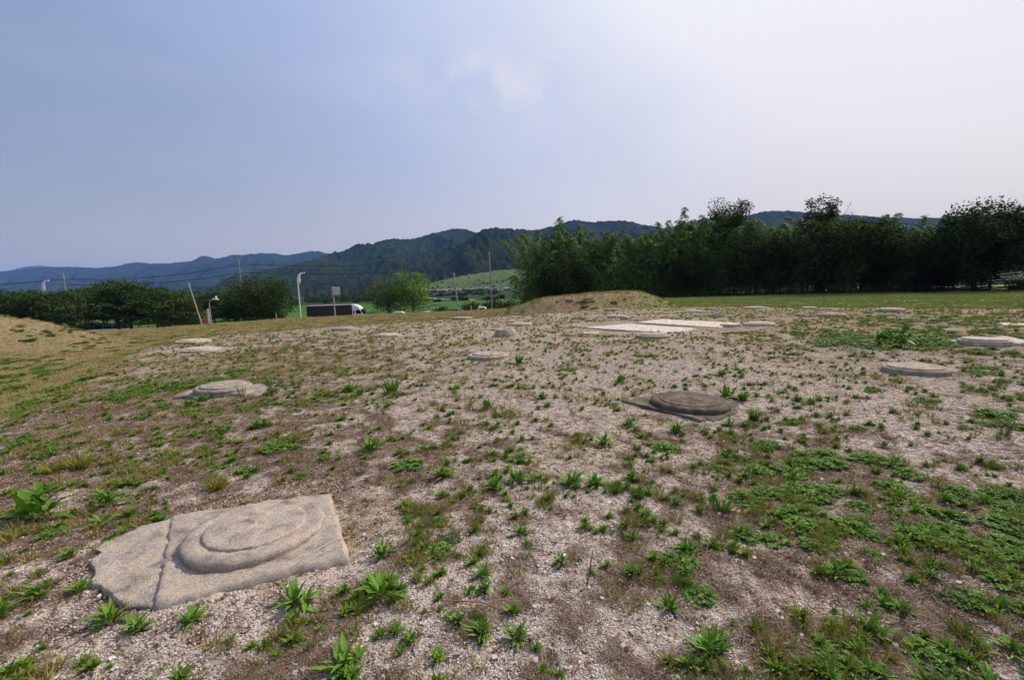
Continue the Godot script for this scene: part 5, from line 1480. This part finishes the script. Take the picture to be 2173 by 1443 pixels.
	while tries < 170000:
		tries += 1
		var z := -1.2 - 28.0 * pow(r.randf(), 1.35)
		var x := r.randf_range(-1.3, 1.3) * (1.2 - z)
		if x < -15 or x > 27 or on_stone(x, z) or outside_platform(x, z) > 0.8: continue
		var g := green_at(x, z); var l := litter_at(x, z)
		var q := r.randf()
		var far := clampf(-z / 14.0, 0.0, 1.0)
		q /= maxf(0.02, bunch(x, z))
		if q < 0.06 * g: cover.append(spot(on_land(x, z), r.randf() * TAU, r.randf_range(0.05, 0.11) * (1.0 + 0.7 * far))); ct.append(Color.WHITE * r.randf_range(0.8, 1.1))
		elif q < 0.08 * g + 0.035 + 0.06 * l + 0.06 * far: sprouts.append(spot(on_land(x, z), r.randf() * TAU, r.randf_range(0.025, 0.075) * (1.0 + 0.5 * far))); st.append(Color(1.0, 1.0, 1.0).lerp(Color(1.5, 0.95, 0.9), r.randf() * r.randf()) * r.randf_range(0.7, 1.15))
		elif q < 0.08 * g + 0.035 + 0.15 * l + 0.22 * far + 0.30 * thin_at(x, z): blades.append(spot(on_land(x, z), r.randf() * TAU, r.randf_range(0.03, 0.10))); bt.append(Color(1, 1, 1).lerp(Color(1.4, 1.0, 0.8), r.randf()))
	many("ground_cover", mounds[1], M.leaf, cover, ct)
	many("sprouting_weeds", mid[1], M.leaf, sprouts, st)
	many("thin_grass", tuft_shape(26, 1.0, 0.9, Color(0.18, 0.21, 0.06), Color(0.33, 0.33, 0.13), r), M.grass, blades, bt)
	# dead, rust-brown tufts among them
	var dead := []; var dt := PackedColorArray()
	for q in put_down:
		var p: Vector3 = q[0].position
		if p.z < -7.0: continue
		for e in 2:
			dead.append(spot(p + Vector3(r.randf_range(-0.03, 0.03), -0.006, r.randf_range(-0.03, 0.03)), r.randf() * TAU, r.randf_range(0.05, 0.085)))
			dt.append(Color(1, 1, 1) * r.randf_range(0.5, 0.85))
	for k in 9000:
		var z := -1.2 - 15.0 * pow(r.randf(), 1.5)
		var x := r.randf_range(-1.3, 1.3) * (1.2 - z)
		if on_stone(x, z) or outside_platform(x, z) > 0.8 or r.randf() > litter_at(x, z) * 1.2: continue
		dead.append(spot(on_land(x, z, -0.003), r.randf() * TAU, r.randf_range(0.02, 0.06)))
		dt.append(Color(1, 1, 1).lerp(Color(1.5, 1.0, 0.75), r.randf()) * r.randf_range(0.6, 1.1))
	many("dead_tufts", tuft_shape(40, 1.0, 1.3, Color(0.16, 0.105, 0.07), Color(0.30, 0.20, 0.125), r, 0.010), M.straw, dead, dt)
	# the lawn round the platform
	var lawn := []; var lt := PackedColorArray()
	tries = 0
	while tries < 90000:
		tries += 1
		var z := -4.0 - 62.0 * pow(r.randf(), 1.2)
		var x := r.randf_range(-1.25, 1.25) * (2.0 - z)
		if x > 60 or x < -60 or z < crest_z(x) - 4.0: continue
		if lawn_at(x, z) < 0.6: continue
		var right := ease01(2.0, 20.0, x)
		var dry := clampf(0.55 + 0.8 * broad.get_noise_2d(x * 0.9 + 9.0, z * 0.9), 0, 1)
		lawn.append(spot(on_land(x, z), r.randf() * TAU, r.randf_range(0.05, 0.12) * (1.0 + 0.8 * ease01(10, 50, -z))))
		lt.append(Color(1.35, 1.02, 0.98).lerp(Color(0.84, 1.1, 0.62), clampf(dry * 0.62 + 0.6 * right + r.randf_range(-0.3, 0.3), 0, 1)))
	many("lawn_grass", tuft_shape(30, 1.0, 0.8, Color(0.22, 0.25, 0.10), Color(0.42, 0.355, 0.22), r), M.grass, lawn, lt)

	var patches := []; var pt := PackedColorArray()
	tries = 0
	while tries < 14000:
		tries += 1
		var z := -6.0 - 48.0 * pow(r.randf(), 1.1)
		var x := r.randf_range(-1.25, 1.25) * (2.0 - z)
		if x > 40 or x < -44 or z < crest_z(x) or lawn_at(x, z) < 0.6: continue
		if broad.get_noise_2d(x * 2.2 + 70.0, z * 2.2) + 0.5 * fine.get_noise_2d(x * 0.6, z * 0.6 + 30.0) < 0.16: continue
		patches.append(spot(on_land(x, z), r.randf() * TAU, r.randf_range(0.10, 0.26)))
		pt.append(Color(1, 1, 1).lerp(Color(1.3, 1.05, 0.8), r.randf()) * r.randf_range(0.7, 1.0))
	many("lawn_weeds", mounds[2], M.leaf, patches, pt)

# ---------------------------------------------------------------- pebbles, straw and twigs
func litter() -> void:
	var r := rng(500)
	# crushed stones
	var kinds := []
	for k in 3:
		var s := Shape.new()
		var v := []
		for e in 8: v.append(Vector3(0.5 if e & 1 else -0.5, 0.36 if e & 2 else -0.36, 0.45 if e & 4 else -0.45) * r.randf_range(0.6, 1.15) + Vector3(r.randfn(), r.randfn(), r.randfn()) * 0.07)
		for f in [[0, 4, 6, 2], [1, 3, 7, 5], [2, 6, 7, 3], [0, 1, 5, 4], [0, 2, 3, 1], [4, 5, 7, 6]]: s.quad(v[f[0]], v[f[1]], v[f[2]], v[f[3]])
		kinds.append(s.made())
	var grain := plain(Color.WHITE, 0.9); grain.vertex_color_use_as_albedo = true
	for k in 3:
		var where := []; var tints := PackedColorArray()
		for n in 75000:
			var d := 1.15 + 12.0 * pow(r.randf(), 1.9)
			var a := r.randf_range(-0.95, 0.95)
			var x := sin(a) * d * 1.1; var z := -cos(a) * d
			if Vector2(x + 1.72, z + 2.77).length() < 0.62: continue
			var l := litter_at(x, z)
			if r.randf() < l * 0.3: continue
			var size := r.randf_range(0.003, 0.007) * (1.0 + 0.09 * d) if r.randf() < 0.992 else r.randf_range(0.012, 0.024)
			where.append(Transform3D((Basis(Vector3.UP, r.randf() * TAU) * Basis(Vector3.RIGHT, r.randf_range(-0.5, 0.5))).scaled(Vector3.ONE * size), on_land(x, z, size * 0.2)))
			var t := r.randf()
			var c := Color(0.41, 0.365, 0.325).lerp(Color(0.53, 0.48, 0.44), r.randf()) if t < 0.72 else Color(0.26, 0.21, 0.18).lerp(Color(0.38, 0.28, 0.21), r.randf()) if t < 0.92 else Color(0.62, 0.58, 0.54)
			tints.append(c)
		many("gravel", kinds[k], grain, where, tints)
	# dead grass: bent straws lying about
	for k in 3:
		var s := Shape.new()
		for e in 5:
			var a := r.randf() * TAU
			var p := Vector3(r.randf_range(-0.4, 0.4), 0.02 + 0.05 * e, r.randf_range(-0.4, 0.4))
			var d := Vector3(cos(a), r.randf_range(0.0, 0.35), sin(a))
			var w := Vector3(-sin(a), r.randf_range(-0.3, 0.3), cos(a)) * 0.018
			var b := p + d * r.randf_range(0.4, 0.7)
			var c := b + (d + Vector3(r.randfn() * 0.5, -0.5, r.randfn() * 0.5)).normalized() * r.randf_range(0.3, 0.6)
			s.tint = Color(0.9, 0.9, 0.9) * r.randf_range(0.7, 1.1)
			s.quad(p - w, b - w, b + w, p + w); s.tri(b - w, c, b + w)
		var where := []; var tints := PackedColorArray()
		for n in 52000:
			var d := 1.15 + 13.0 * pow(r.randf(), 1.6)
			var a := r.randf_range(-0.95, 0.95)
			var x := sin(a) * d * 1.15; var z := -cos(a) * d
			if on_stone(x, z): continue
			var l := litter_at(x, z)
			if r.randf() > pow(l, 1.4) * 0.85 + 0.03: continue
			where.append(Transform3D(Basis(Vector3.UP, r.randf() * TAU).scaled(Vector3(1, 0.7, 1) * r.randf_range(0.025, 0.065)), on_land(x, z, 0.001)))
			var t := r.randf()
			tints.append(Color(0.30, 0.22, 0.155).lerp(Color(0.17, 0.11, 0.075), r.randf()) if t < 0.80 else Color(0.46, 0.38, 0.29) if t < 0.88 else Color(0.08, 0.06, 0.045))
		many("dry_grass_litter", s.made(), M.straw, where, tints)
	# single twigs and stalks that can be picked out
	for q in [["dead upright stalk leaning in the gravel, right of centre foreground", [Vector3(0.35, 0.01, -2.22), Vector3(0.37, 0.10, -2.22), Vector3(0.39, 0.21, -2.23)], 0.004, lin(0.16, 0.10, 0.07)],
		["pale forked twig lying over the front right corner of the nearest slab", [Vector3(-1.30, 0.05, -2.36), Vector3(-1.20, 0.10, -2.42), Vector3(-1.12, 0.11, -2.56), Vector3(-1.05, 0.10, -2.62)], 0.0035, lin(0.5, 0.42, 0.34)],
		["rust-brown straight stalk lying in the middle foreground", [Vector3(-0.42, 0.02, -2.12), Vector3(-0.2, 0.025, -2.09), Vector3(-0.03, 0.015, -2.0)], 0.0035, lin(0.26, 0.10, 0.05)],
		["short dark twig in the lower middle of the foreground", [Vector3(-0.02, 0.02, -1.66), Vector3(0.1, 0.025, -1.60)], 0.004, lin(0.12, 0.08, 0.06)],
		["grey twig lying right of the dark-green creeping clump", [Vector3(0.92, 0.02, -2.12), Vector3(1.0, 0.02, -1.98)], 0.0035, lin(0.2, 0.16, 0.13)],
		["long tan stalk in the right foreground gravel", [Vector3(1.18, 0.015, -2.2), Vector3(1.22, 0.03, -2.05), Vector3(1.2, 0.015, -1.92)], 0.003, lin(0.45, 0.33, 0.22)],
		["orange-tan dry stalk at the lower left", [Vector3(-1.85, 0.02, -1.78), Vector3(-1.72, 0.03, -1.62), Vector3(-1.62, 0.02, -1.45)], 0.003, lin(0.5, 0.3, 0.14)]]:
		var s := Shape.new()
		var radii := []; var path := []
		for e: Vector3 in q[1]:
			path.append(e + Vector3(0, land(e.x, e.z), 0)); radii.append(q[2])
		radii[-1] = float(q[2]) * 0.5
		s.tube(path, radii, 6)
		tag(piece("twig", s.made(), plain(q[3], 0.9)), q[0], "twig")
